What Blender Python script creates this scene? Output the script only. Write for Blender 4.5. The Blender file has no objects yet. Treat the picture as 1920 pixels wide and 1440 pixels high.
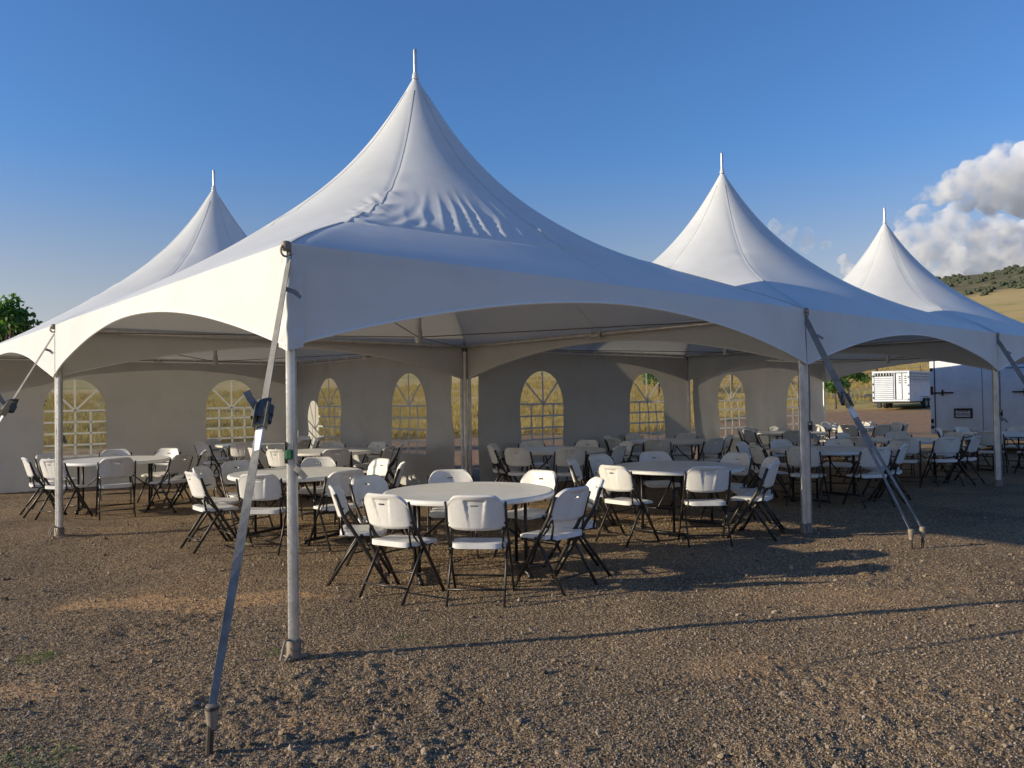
import bpy, math, random
import numpy as np
from mathutils import Vector, Matrix

random.seed(7)
rng = np.random.default_rng(7)
sc = bpy.context.scene
col = sc.collection
R = math.radians

# ------------------------------------------------------------------ camera
cam_d = bpy.data.cameras.new('camera')
cam = bpy.data.objects.new('camera', cam_d)
col.objects.link(cam)
cam_d.sensor_width = 36.0
cam_d.lens = 1486.74 / 1920 * 36.0
cam_d.clip_end = 9000.0
cam_d.clip_start = 0.05
PITCH, ROLL = 0.01937, -0.01471
cam.matrix_world = (Matrix.Translation((0, 0, 1.5537)) @ Matrix.Rotation(math.pi / 2 + PITCH, 4, 'X')
                    @ Matrix.Rotation(ROLL, 4, 'Z'))
sc.camera = cam

# ------------------------------------------------------------------ sun, sky, exposure
SUN_EL = R(16.0)
SUN_AZ = R(11.5)                       # light travels towards (cos, sin) of this on the ground
to_sun = Vector((-math.cos(SUN_AZ) * math.cos(SUN_EL), -math.sin(SUN_AZ) * math.cos(SUN_EL), math.sin(SUN_EL)))
sun_d = bpy.data.lights.new('sun', 'SUN')
sun_d.energy = 4.4
sun_d.angle = R(0.55)
sun_d.color = (1.0, 0.865, 0.63)
sun = bpy.data.objects.new('sun', sun_d)
col.objects.link(sun)
sun.rotation_euler = to_sun.to_track_quat('Z', 'Y').to_euler()
sun.location = (-30, -6, 12)

sc.view_settings.view_transform = 'Standard'
sc.view_settings.look = 'None'
sc.view_settings.exposure = 0.27
sc.view_settings.gamma = 1.0
sc.view_settings.use_curve_mapping = False
sc.cycles.max_bounces = 32
sc.cycles.diffuse_bounces = 4
sc.cycles.glossy_bounces = 3
sc.cycles.volume_bounces = 32
sc.cycles.transmission_bounces = 6
sc.cycles.transparent_max_bounces = 16
sc.cycles.use_denoising = True


def node(nt, typ, **kw):
    n = nt.nodes.new(typ)
    for k, v in kw.items():
        if k.startswith('i_'):
            n.inputs[k[2:].replace('_', ' ')].default_value = v
        else:
            setattr(n, k, v)
    return n


def math_node(nt, op, a, b=None, clamp=False):
    n = nt.nodes.new('ShaderNodeMath')
    n.operation = op
    n.use_clamp = clamp
    for i, v in enumerate((a, b)):
        if v is None:
            continue
        if isinstance(v, (int, float)):
            n.inputs[i].default_value = v
        else:
            nt.links.new(v, n.inputs[i])
    return n.outputs[0]


def ramp(nt, fac, stops, interp='LINEAR'):
    n = nt.nodes.new('ShaderNodeValToRGB')
    n.color_ramp.interpolation = interp
    el = n.color_ramp.elements
    while len(el) < len(stops):
        el.new(0.5)
    for e, (p, c) in zip(el, stops):
        e.position = p
        e.color = (*c, 1) if len(c) == 3 else c
    if fac is not None:
        nt.links.new(fac, n.inputs[0])
    return n.outputs[0]


def smooth(nt, val, a, b):
    n = nt.nodes.new('ShaderNodeMapRange')
    n.interpolation_type = 'SMOOTHSTEP'
    n.inputs['From Min'].default_value = a
    n.inputs['From Max'].default_value = b
    nt.links.new(val, n.inputs['Value'])
    return n.outputs['Result']


def mix(nt, fac, a, b, mode='MIX'):
    n = nt.nodes.new('ShaderNodeMix')
    n.data_type = 'RGBA'
    n.blend_type = mode
    for sock, v in ((n.inputs['Factor'], fac), (n.inputs['A'], a), (n.inputs['B'], b)):
        pass
    ins = [s for s in n.inputs]
    # RGBA sockets are 6 and 7, float factor is 0
    for idx, v in ((0, fac), (6, a), (7, b)):
        if isinstance(v, (int, float)):
            ins[idx].default_value = v
        elif isinstance(v, (tuple, list)):
            ins[idx].default_value = (*v, 1) if len(v) == 3 else v
        else:
            nt.links.new(v, ins[idx])
    return n.outputs[2]


world = bpy.data.worlds.new('World')
sc.world = world
world.use_nodes = True
wt = world.node_tree
wt.nodes.clear()
wout = node(wt, 'ShaderNodeOutputWorld')
bg = node(wt, 'ShaderNodeBackground')
bg.inputs['Strength'].default_value = 0.15
wt.links.new(bg.outputs[0], wout.inputs[0])
sky = node(wt, 'ShaderNodeTexSky', sky_type='NISHITA')
sky.sun_disc = False
sky.sun_elevation = SUN_EL
sky.sun_rotation = math.atan2(to_sun.x, to_sun.y)
sky.altitude = 1600
sky.air_density = 1.5
sky.dust_density = 1.5
sky.ozone_density = 4.0
hsv = node(wt, 'ShaderNodeHueSaturation')
hsv.inputs['Saturation'].default_value = 1.08
wt.links.new(sky.outputs[0], hsv.inputs['Color'])
graded = mix(wt, 1.0, hsv.outputs[0], (0.585, 0.70, 0.925), 'MULTIPLY')
# dusty haze towards the horizon all round takes the blue out of the low sky
tc = node(wt, 'ShaderNodeTexCoord')
sp = node(wt, 'ShaderNodeSeparateXYZ')
wt.links.new(tc.outputs['Generated'], sp.inputs[0])
bw = node(wt, 'ShaderNodeRGBToBW')
wt.links.new(graded, bw.inputs[0])
grey = mix(wt, 1.0, bw.outputs[0], (1.10, 1.06, 1.06), 'MULTIPLY')
hz = math_node(wt, 'MULTIPLY', math_node(wt, 'SUBTRACT', 1.0, smooth(wt, sp.outputs[2], 0.07, 0.31)), 0.74)
wt.links.new(mix(wt, hz, graded, grey), bg.inputs['Color'])


# ------------------------------------------------------------------ materials
def principled(name, base=(0.8, 0.8, 0.8), rough=0.5, metal=0.0, spec=0.5):
    m = bpy.data.materials.new(name)
    m.use_nodes = True
    b = m.node_tree.nodes['Principled BSDF']
    b.inputs['Base Color'].default_value = (*base, 1)
    b.inputs['Roughness'].default_value = rough
    b.inputs['Metallic'].default_value = metal
    b.inputs['Specular IOR Level'].default_value = spec
    return m, m.node_tree, b


def add_noise_colour(nt, b, stops, scale, detail=5, rough=0.6, coord='Object'):
    tcn = node(nt, 'ShaderNodeTexCoord')
    nz = node(nt, 'ShaderNodeTexNoise')
    nz.inputs['Scale'].default_value = scale
    nz.inputs['Detail'].default_value = detail
    nz.inputs['Roughness'].default_value = rough
    nt.links.new(tcn.outputs[coord], nz.inputs['Vector'])
    nt.links.new(ramp(nt, nz.outputs['Fac'], stops), b.inputs['Base Color'])
    return nz, tcn


def add_bump(nt, b, height, strength, dist):
    bp = node(nt, 'ShaderNodeBump')
    bp.inputs['Strength'].default_value = strength
    bp.inputs['Distance'].default_value = dist
    nt.links.new(height, bp.inputs['Height'])
    nt.links.new(bp.outputs[0], b.inputs['Normal'])
    return bp


M = {}


def vinyl(name, base, dirt, transl, rough=0.5, tcol=(0.8, 0.74, 0.62)):
    m, nt, b = principled(name, base, rough, 0, 0.45)
    nz, tcn = add_noise_colour(nt, b, [(0.3, dirt), (0.55, base), (1.0, base)], 1.3, 6, 0.6)
    n2 = node(nt, 'ShaderNodeTexNoise')
    n2.inputs['Scale'].default_value = 5.0
    n2.inputs['Detail'].default_value = 4
    nt.links.new(tcn.outputs['Object'], n2.inputs['Vector'])
    add_bump(nt, b, n2.outputs['Fac'], 0.12, 0.02)
    tr = node(nt, 'ShaderNodeBsdfTranslucent')
    tr.inputs['Color'].default_value = (*tcol, 1)
    mx = node(nt, 'ShaderNodeMixShader')
    mx.inputs[0].default_value = transl
    nt.links.new(b.outputs[0], mx.inputs[1])
    nt.links.new(tr.outputs[0], mx.inputs[2])
    nt.links.new(mx.outputs[0], nt.nodes['Material Output'].inputs[0])
    return m


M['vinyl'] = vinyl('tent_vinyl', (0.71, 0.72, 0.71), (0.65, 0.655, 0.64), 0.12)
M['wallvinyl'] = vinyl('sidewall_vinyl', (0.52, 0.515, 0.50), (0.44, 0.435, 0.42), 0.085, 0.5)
M['hem'] = principled('hem_vinyl', (0.8, 0.79, 0.76), 0.5)[0]


def plastic():
    m, nt, b = principled('white_plastic', (0.78, 0.77, 0.75), 0.38, 0, 0.45)
    nz, tcn = add_noise_colour(nt, b, [(0.35, (0.70, 0.69, 0.66)), (0.6, (0.79, 0.78, 0.76))], 7.0, 6, 0.65)
    oi = node(nt, 'ShaderNodeObjectInfo')
    n2 = node(nt, 'ShaderNodeTexNoise')
    n2.inputs['Scale'].default_value = 240
    n2.inputs['Detail'].default_value = 2
    nt.links.new(tcn.outputs['Object'], n2.inputs['Vector'])
    add_bump(nt, b, n2.outputs['Fac'], 0.12, 0.002)
    return m


M['plastic'] = plastic()


def table_top_mat():
    m, nt, b = principled('table_plastic', (0.78, 0.77, 0.74), 0.42, 0, 0.4)
    nz, tcn = add_noise_colour(nt, b, [(0.3, (0.72, 0.71, 0.68)), (0.65, (0.82, 0.815, 0.79))], 4.0, 8, 0.7)
    n2 = node(nt, 'ShaderNodeTexNoise')
    n2.inputs['Scale'].default_value = 150
    nt.links.new(tcn.outputs['Object'], n2.inputs['Vector'])
    add_bump(nt, b, n2.outputs['Fac'], 0.18, 0.002)
    return m


M['tabletop'] = table_top_mat()


def painted_steel(name, base, rough):
    m, nt, b = principled(name, base, rough, 0.25, 0.5)
    lo = tuple(c * 0.6 for c in base)
    hi_ = tuple(min(1, c * 1.5) for c in base)
    add_noise_colour(nt, b, [(0.35, lo), (0.65, base), (0.85, hi_)], 14, 6, 0.7)
    return m


M['bronze'] = painted_steel('bronze_steel', (0.050, 0.043, 0.038), 0.38)
M['blacksteel'] = painted_steel('black_steel', (0.022, 0.022, 0.024), 0.42)


def aluminium():
    m, nt, b = principled('aluminium', (0.62, 0.61, 0.60), 0.38, 0.75, 0.5)
    nz, tcn = add_noise_colour(nt, b, [(0.3, (0.46, 0.44, 0.41)), (0.6, (0.66, 0.65, 0.64))], 6, 8, 0.7)
    n2 = node(nt, 'ShaderNodeTexNoise')
    n2.inputs['Scale'].default_value = 60
    nt.links.new(tcn.outputs['Object'], n2.inputs['Vector'])
    nt.links.new(ramp(nt, n2.outputs['Fac'], [(0.3, (0.3,) * 3), (0.8, (0.5,) * 3)]), b.inputs['Roughness'])
    return m


M['alu'] = aluminium()
M['cable'] = principled('steel_cable', (0.18, 0.17, 0.16), 0.45, 0.7)[0]


def webbing_mat():
    m, nt, b = principled('grey_webbing', (0.25, 0.24, 0.225), 0.8, 0, 0.2)
    nz, tcn = add_noise_colour(nt, b, [(0.3, (0.16, 0.155, 0.148)), (0.7, (0.32, 0.31, 0.29))], 9, 6, 0.7)
    wv = node(nt, 'ShaderNodeTexWave')
    wv.inputs['Scale'].default_value = 90
    nt.links.new(tcn.outputs['Object'], wv.inputs['Vector'])
    add_bump(nt, b, wv.outputs['Fac'], 0.25, 0.002)
    return m


M['webbing'] = webbing_mat()
M['webdark'] = principled('dark_webbing', (0.075, 0.085, 0.10), 0.75)[0]
M['zinc'] = painted_steel('zinc_ratchet', (0.36, 0.31, 0.20), 0.35)
M['rust'] = painted_steel('rusty_stake', (0.085, 0.066, 0.052), 0.7)
M['dirtysteel'] = painted_steel('dirty_steel', (0.34, 0.28, 0.22), 0.6)
M['greenplastic'] = principled('green_handle', (0.03, 0.16, 0.07), 0.5)[0]
M['tag'] = principled('strap_label', (0.72, 0.74, 0.78), 0.5)[0]


def clear_vinyl():
    m = bpy.data.materials.new('clear_vinyl')
    m.use_nodes = True
    nt = m.node_tree
    nt.nodes.clear()
    o = node(nt, 'ShaderNodeOutputMaterial')
    tr = node(nt, 'ShaderNodeBsdfTransparent')
    tr.inputs[0].default_value = (0.93, 0.93, 0.90, 1)
    gl = node(nt, 'ShaderNodeBsdfGlossy')
    gl.inputs['Roughness'].default_value = 0.12
    gl.inputs['Color'].default_value = (0.9, 0.9, 0.9, 1)
    df = node(nt, 'ShaderNodeBsdfTranslucent')
    df.inputs['Color'].default_value = (0.8, 0.78, 0.7, 1)
    m1 = node(nt, 'ShaderNodeMixShader')
    m2 = node(nt, 'ShaderNodeMixShader')
    m1.inputs[0].default_value = 0.06
    nt.links.new(tr.outputs[0], m1.inputs[1])
    nt.links.new(gl.outputs[0], m1.inputs[2])
    tcn = node(nt, 'ShaderNodeTexCoord')
    nz = node(nt, 'ShaderNodeTexNoise')
    nz.inputs['Scale'].default_value = 3.0
    nz.inputs['Detail'].default_value = 6
    nt.links.new(tcn.outputs['Object'], nz.inputs['Vector'])
    nt.links.new(smooth(nt, nz.outputs['Fac'], 0.30, 3.6), m2.inputs[0])
    nt.links.new(m1.outputs[0], m2.inputs[1])
    nt.links.new(df.outputs[0], m2.inputs[2])
    nt.links.new(m2.outputs[0], o.inputs[0])
    n2 = node(nt, 'ShaderNodeTexNoise')
    n2.inputs['Scale'].default_value = 2.5
    nt.links.new(tcn.outputs['Object'], n2.inputs['Vector'])
    bp = node(nt, 'ShaderNodeBump')
    bp.inputs['Strength'].default_value = 0.3
    bp.inputs['Distance'].default_value = 0.05
    nt.links.new(n2.outputs['Fac'], bp.inputs['Height'])
    nt.links.new(bp.outputs[0], gl.inputs['Normal'])
    return m


M['clear'] = clear_vinyl()
M['muntin'] = vinyl('muntin_tape', (0.82, 0.82, 0.80), (0.78, 0.78, 0.76), 0.5, 0.5, (0.88, 0.88, 0.84))


def trailer_white():
    m, nt, b = principled('trailer_white', (0.72, 0.76, 0.80), 0.3, 0, 0.5)
    add_noise_colour(nt, b, [(0.3, (0.60, 0.63, 0.66)), (0.6, (0.72, 0.77, 0.83))], 2.0, 8, 0.7)
    return m


M['twhite'] = trailer_white()
M['black'] = principled('black_rubber', (0.018, 0.018, 0.019), 0.6)[0]
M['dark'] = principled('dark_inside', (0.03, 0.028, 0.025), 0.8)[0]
M['red'] = principled('red_lens', (0.10, 0.012, 0.012), 0.25)[0]
M['amberlens'] = principled('green_lens', (0.03, 0.10, 0.06), 0.3)[0]
M['blue'] = principled('blue_lettering', (0.05, 0.20, 0.38), 0.4)[0]
M['platewhite'] = principled('plate_white', (0.55, 0.58, 0.62), 0.4)[0]
M['platered'] = principled('plate_red', (0.30, 0.06, 0.05), 0.4)[0]
M['plateink'] = principled('plate_ink', (0.03, 0.035, 0.08), 0.5)[0]
M['wood'] = painted_steel('weathered_wood', (0.13, 0.09, 0.06), 0.85)
M['bark'] = painted_steel('bark', (0.16, 0.12, 0.085), 0.9)


def leaf_mat(name, a, b_, c):
    m, nt, b = principled(name, a, 0.5, 0, 0.35)
    oi = node(nt, 'ShaderNodeNewGeometry')
    colr = ramp(nt, oi.outputs['Random Per Island'], [(0.0, a), (0.5, b_), (1.0, c)])
    nt.links.new(colr, b.inputs['Base Color'])
    tr = node(nt, 'ShaderNodeBsdfTranslucent')
    mm = node(nt, 'ShaderNodeMixShader')
    mm.inputs[0].default_value = 0.4
    nt.links.new(mix(nt, 1.0, colr, (1.3, 1.5, 0.6), 'MULTIPLY'), tr.inputs['Color'])
    nt.links.new(b.outputs[0], mm.inputs[1])
    nt.links.new(tr.outputs[0], mm.inputs[2])
    nt.links.new(mm.outputs[0], nt.nodes['Material Output'].inputs[0])
    return m


M['leaf'] = leaf_mat('leaves', (0.06, 0.14, 0.035), (0.095, 0.19, 0.05), (0.14, 0.24, 0.065))
M['weed'] = leaf_mat('weed_leaves', (0.10, 0.17, 0.06), (0.12, 0.20, 0.075), (0.16, 0.22, 0.09))
M['straw'] = leaf_mat('dry_stalks', (0.46, 0.33, 0.135), (0.58, 0.43, 0.18), (0.44, 0.36, 0.15))


def stone_mat():
    m, nt, b = principled('gravel_stones', (0.2, 0.16, 0.12), 0.85, 0, 0.25)
    at = node(nt, 'ShaderNodeAttribute', attribute_type='INSTANCER', attribute_name='rnd')
    nt.links.new(ramp(nt, at.outputs['Fac'], [(0.0, (0.085, 0.060, 0.041)), (0.3, (0.20, 0.148, 0.096)), (0.6, (0.29, 0.221, 0.148)),
                                             (0.90, (0.38, 0.305, 0.232)), (0.96, (0.34, 0.19, 0.105)), (1.0, (0.45, 0.39, 0.32))]),
                b.inputs['Base Color'])
    return m


M['stone'] = stone_mat()


def ground_mat():
    m, nt, b = principled('ground_soil', (0.2, 0.15, 0.1), 0.95, 0, 0.15)
    tcn = node(nt, 'ShaderNodeTexCoord')
    P = tcn.outputs['Object']

    def nz(scale, detail=5, rough=0.6, dist=0.0):
        n = node(nt, 'ShaderNodeTexNoise')
        n.inputs['Scale'].default_value = scale
        n.inputs['Detail'].default_value = detail
        n.inputs['Roughness'].default_value = rough
        n.inputs['Distortion'].default_value = dist
        nt.links.new(P, n.inputs['Vector'])
        return n.outputs['Fac']

    def vor(scale, rnd=1.0):
        n = node(nt, 'ShaderNodeTexVoronoi')
        n.inputs['Scale'].default_value = scale
        nt.links.new(P, n.inputs['Vector'])
        return n

    def attr(name):
        return node(nt, 'ShaderNodeAttribute', attribute_name=name).outputs['Fac']

    v1 = vor(75.0)
    v2 = vor(38.0)
    bw = node(nt, 'ShaderNodeSeparateColor')
    nt.links.new(v1.outputs['Color'], bw.inputs[0])
    grain = ramp(nt, bw.outputs[0], [(0.0, (0.105, 0.073, 0.046)), (0.4, (0.21, 0.153, 0.096)), (0.75, (0.295, 0.220, 0.142)), (1.0, (0.42, 0.33, 0.227))])
    big = ramp(nt, nz(0.55, 6, 0.65), [(0.30, (0.62, 0.59, 0.58)), (0.5, (1.0, 0.97, 0.93)), (0.72, (1.30, 1.14, 0.95))])
    gravel = mix(nt, 1.0, grain, big, 'MULTIPLY')
    clay = smooth(nt, nz(0.85, 4, 0.6, 0.4), 0.60, 0.74)
    gravel = mix(nt, math_node(nt, 'MULTIPLY', clay, 0.5), gravel, (0.44, 0.275, 0.15))
    gravel = mix(nt, attr('w_clay'), gravel, mix(nt, 0.5, gravel, (0.72, 0.42, 0.20)))
    gold = ramp(nt, nz(0.22, 9, 0.72), [(0.28, (0.38, 0.265, 0.105)), (0.5, (0.52, 0.375, 0.155)), (0.75, (0.60, 0.45, 0.21))])
    gold = mix(nt, 0.45, gold, ramp(nt, nz(2.8, 6, 0.75), [(0.3, (0.34, 0.24, 0.095)), (0.7, (0.62, 0.465, 0.22))]))
    green = ramp(nt, nz(0.3, 7, 0.7), [(0.3, (0.22, 0.235, 0.075)), (0.7, (0.38, 0.34, 0.115))])
    mulch = ramp(nt, nz(5.0, 6, 0.75), [(0.3, (0.15, 0.085, 0.052)), (0.5, (0.31, 0.19, 0.115)), (0.75, (0.48, 0.34, 0.21))])
    shrub = ramp(nt, nz(0.07, 12, 0.80), [(0.36, (0.085, 0.088, 0.048)), (0.52, (0.15, 0.135, 0.072)), (0.66, (0.25, 0.195, 0.105))])
    c = mix(nt, attr('w_mulch'), gravel, mulch)
    c = mix(nt, attr('w_grass'), c, gold)
    c = mix(nt, math_node(nt, 'MULTIPLY', attr('w_green'), smooth(nt, nz(0.05, 6, 0.6), 0.44, 0.66)), c, green)
    c = mix(nt, attr('w_hill'), c, shrub)
    nt.links.new(c, b.inputs['Base Color'])
    h = math_node(nt, 'ADD', math_node(nt, 'MULTIPLY', v1.outputs['Distance'], -0.55),
                  math_node(nt, 'ADD', math_node(nt, 'MULTIPLY', v2.outputs['Distance'], -0.5), math_node(nt, 'MULTIPLY', nz(9, 7, 0.7), 2.2)))
    add_bump(nt, b, h, 0.9, 0.02)
    return m


M['ground'] = ground_mat()
M['road'] = painted_steel('grey_road', (0.12, 0.115, 0.11), 0.9)


# ------------------------------------------------------------------ mesh helpers
class MB:
    def __init__(s):
        s.v, s.f = [], []

    def add(s, vs, fs):
        o = len(s.v)
        s.v += [tuple(p) for p in vs]
        s.f += [tuple(i + o for i in f) for f in fs]
        return s

    def box(s, c, d, rot=None):
        c = Vector(c)
        vs = []
        for x in (-1, 1):
            for y in (-1, 1):
                for z in (-1, 1):
                    p = Vector((x * d[0] / 2, y * d[1] / 2, z * d[2] / 2))
                    vs.append(c + (rot @ p if rot else p))
        return s.add(vs, [(0, 1, 3, 2), (4, 6, 7, 5), (0, 4, 5, 1), (2, 3, 7, 6), (0, 2, 6, 4), (1, 5, 7, 3)])

    def cbox(s, c, d, ch=0.006, rot=None):
        """box with chamfered edges"""
        c = Vector(c)
        hx, hy, hz = (q / 2 for q in d)
        ch = min(ch, hx * .9, hy * .9, hz * .9)
        rings = []
        for z, k in ((-hz, ch), (-hz + ch, 0), (hz - ch, 0), (hz, ch)):
            a, b_ = hx - k, hy - k
            rings.append([(a, b_ - ch, z), (a - ch, b_, z), (-a + ch, b_, z), (-a, b_ - ch, z), (-a, -b_ + ch, z), (-a + ch, -b_, z), (a - ch, -b_, z), (a, -b_ + ch, z)])
        vs = [c + (rot @ Vector(p) if rot else Vector(p)) for r in rings for p in r]
        fs = []
        for i in range(3):
            for j in range(8):
                k = (j + 1) % 8
                fs.append((i * 8 + j, i * 8 + k, (i + 1) * 8 + k, (i + 1) * 8 + j))
        fs.append(tuple(range(7, -1, -1)))
        fs.append(tuple(range(24, 32)))
        return s.add(vs, fs)

    def tube(s, pts, r, n=8, flat=1.0, up=None, caps=True):
        """tube along points; r number or list; flat squeezes across the second axis"""
        pts = [Vector(p) for p in pts]
        vs, fs = [], []
        side = None
        for i, p in enumerate(pts):
            t = (pts[min(i + 1, len(pts) - 1)] - pts[max(i - 1, 0)]).normalized()
            ref = Vector(up) if up else (Vector((0, 0, 1)) if abs(t.z) < 0.92 else Vector((1, 0, 0)))
            if side is None or up:
                side = t.cross(ref).normalized()
            else:
                side = (side - t * side.dot(t)).normalized()
            u2 = side.cross(t).normalized()
            rr = r[i] if isinstance(r, (list, tuple)) else r
            for k in range(n):
                a = 2 * math.pi * (k + .5) / n
                vs.append(p + side * (math.cos(a) * rr) + u2 * (math.sin(a) * rr * flat))
        for i in range(len(pts) - 1):
            for k in range(n):
                j = (k + 1) % n
                fs.append((i * n + k, i * n + j, (i + 1) * n + j, (i + 1) * n + k))
        if caps:
            fs.append(tuple(range(n - 1, -1, -1)))
            fs.append(tuple(range((len(pts) - 1) * n, len(pts) * n)))
        return s.add(vs, fs)

    def lathe(s, prof, n=24, c=(0, 0, 0), capb=True, capt=True):
        vs, fs = [], []
        for r, z in prof:
            for k in range(n):
                a = 2 * math.pi * k / n
                vs.append((c[0] + r * math.cos(a), c[1] + r * math.sin(a), c[2] + z))
        for i in range(len(prof) - 1):
            for k in range(n):
                j = (k + 1) % n
                fs.append((i * n + k, i * n + j, (i + 1) * n + j, (i + 1) * n + k))
        if capb:
            fs.append(tuple(range(n - 1, -1, -1)))
        if capt:
            fs.append(tuple(range((len(prof) - 1) * n, len(prof) * n)))
        return s.add(vs, fs)

    def ribbon(s, pts, w, side, th=0.003, twist=None):
        """flat band along pts, width along side vector(s)"""
        pts = [Vector(p) for p in pts]
        vs, fs = [], []
        for i, p in enumerate(pts):
            t = (pts[min(i + 1, len(pts) - 1)] - pts[max(i - 1, 0)]).normalized()
            sd = Vector(side[i] if isinstance(side, list) else side)
            sd = (sd - t * sd.dot(t)).normalized()
            nn = t.cross(sd).normalized()
            ww = w[i] if isinstance(w, list) else w
            vs += [p + sd * ww / 2 + nn * th / 2, p - sd * ww / 2 + nn * th / 2, p - sd * ww / 2 - nn * th / 2, p + sd * ww / 2 - nn * th / 2]
        for i in range(len(pts) - 1):
            for k in range(4):
                j = (k + 1) % 4
                fs.append((i * 4 + k, i * 4 + j, (i + 1) * 4 + j, (i + 1) * 4 + k))
        L = (len(pts) - 1) * 4
        fs += [(3, 2, 1, 0), (L, L + 1, L + 2, L + 3)]
        return s.add(vs, fs)

    def mesh(s, name, mat, smooth_=True, angle=None):
        me = bpy.data.meshes.new(name)
        me.from_pydata(s.v, [], s.f)
        me.materials.append(mat)
        if smooth_:
            me.polygons.foreach_set('use_smooth', [True] * len(me.polygons))
            if angle is not None:
                me.set_sharp_from_angle(angle=R(angle))
        me.update()
        return me

    def build(s, name, mat, parent=None, smooth_=True, angle=35):
        o = bpy.data.objects.new(name, s.mesh(name, mat, smooth_, angle))
        col.objects.link(o)
        o.parent = parent
        return o


def empty(name, loc=(0, 0, 0), rz=0.0):
    o = bpy.data.objects.new(name, None)
    o.empty_display_size = 0.2
    o.location = loc
    o.rotation_euler = (0, 0, rz)
    col.objects.link(o)
    return o


def tag(o, label, cat, group=None):
    o['label'] = label
    o['category'] = cat
    if group:
        o['group'] = group
    return o


def structure(o):
    o['kind'] = 'structure'
    return o


def copy_tree(o, parent=None):
    c = o.copy()
    col.objects.link(c)
    c.parent = parent
    for ch in o.children:
        copy_tree(ch, c)
    return c


# value noise for shapes
_perm = rng.random((64, 64))


def vnoise(x, y, seed=0):
    x = np.asarray(x, float) + seed * 17.13
    y = np.asarray(y, float) + seed * 7.77
    xi = np.floor(x).astype(int)
    yi = np.floor(y).astype(int)
    fx = x - xi
    fy = y - yi
    fx = fx * fx * (3 - 2 * fx)
    fy = fy * fy * (3 - 2 * fy)
    g = lambda a, b: _perm[a % 64, b % 64]
    return (g(xi, yi) * (1 - fx) * (1 - fy) + g(xi + 1, yi) * fx * (1 - fy) + g(xi, yi + 1) * (1 - fx) * fy + g(xi + 1, yi + 1) * fx * fy) * 2 - 1


def fbm(x, y, o=4, seed=0):
    t = 0
    a = 1.0
    for i in range(o):
        t = t + a * vnoise(np.asarray(x) * 2 ** i, np.asarray(y) * 2 ** i, seed + i)
        a *= 0.5
    return t


def sstep(x, a, b):
    t = np.clip((np.asarray(x, float) - a) / (b - a), 0, 1)
    return t * t * (3 - 2 * t)


# ------------------------------------------------------------------ layout of the tent village
N0 = Vector((-1.3526, 4.782, 0))
ANG = 0.72154
PT = 6.2
UD = Vector((math.cos(ANG), math.sin(ANG), 0))
VD = Vector((-math.sin(ANG), math.cos(ANG), 0))


def tp(i, j, z=0.0):
    p = N0 + UD * (PT * i) + VD * (PT * j)
    return Vector((p.x, p.y, z))


# ------------------------------------------------------------------ ground
def terrain(x, y):
    x = np.asarray(x, float)
    y = np.asarray(y, float)
    d = np.hypot(x, y)
    az = np.degrees(np.arctan2(x, y))
    kd = [0, 42, 60, 90, 150, 300, 500, 800, 1150, 3500]
    hr = [0, 0.05, 0.75, 2.9, 8.2, 29, 57, 103, 95, 88]
    hl = [0, 0.0, 0.35, 1.1, 3.3, 11, 24, 46, 50, 60]
    w = sstep(az, -22, 26) * (1 - sstep(az, 70, 110))
    back = sstep(np.abs(az), 75, 120)
    r_ = np.interp(d, kd, hr) * (1 + 0.010 * np.clip(az - 29, -8, 20))
    l_ = np.interp(d, kd, hl)
    h = r_ * w + l_ * (1 - w)
    h = h * (1 - 0.75 * back)
    far = sstep(d, 60, 500)
    h = h + far * (fbm(x / 130, y / 130, 5, 3) * 0.055 * h + fbm(x / 30, y / 30, 3, 9) * 0.35)
    return h


def near_relief(x, y):
    x = np.asarray(x, float)
    y = np.asarray(y, float)
    d = np.hypot(x, y)
    patch = vnoise(x * 0.7 + 3, y * 0.7, 21) * 0.7 + vnoise(x * 1.9, y * 1.9, 23) * 0.3
    rough = 0.22 + 0.78 * sstep(patch + 0.75 * (1 - sstep(d, 3.4, 6.2)) - 0.15 * sstep(d, 6.5, 9), -0.05, 0.65)
    k = (1 - sstep(d, 13, 22))
    clod = np.maximum(0, fbm(x * 5.5, y * 5.5, 3, 11)) ** 1.2 * 0.017 * rough
    crumb = np.abs(fbm(x * 15, y * 15, 2, 31)) * 0.014 * rough
    pit = -0.040 * np.maximum(0, vnoise(x * 2.6, y * 2.6, 61) - 0.45) * rough
    roll = fbm(x * 1.1, y * 1.1, 2, 5) * 0.010
    return (roll + clod + crumb + pit - 0.009 * rough) * k


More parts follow.
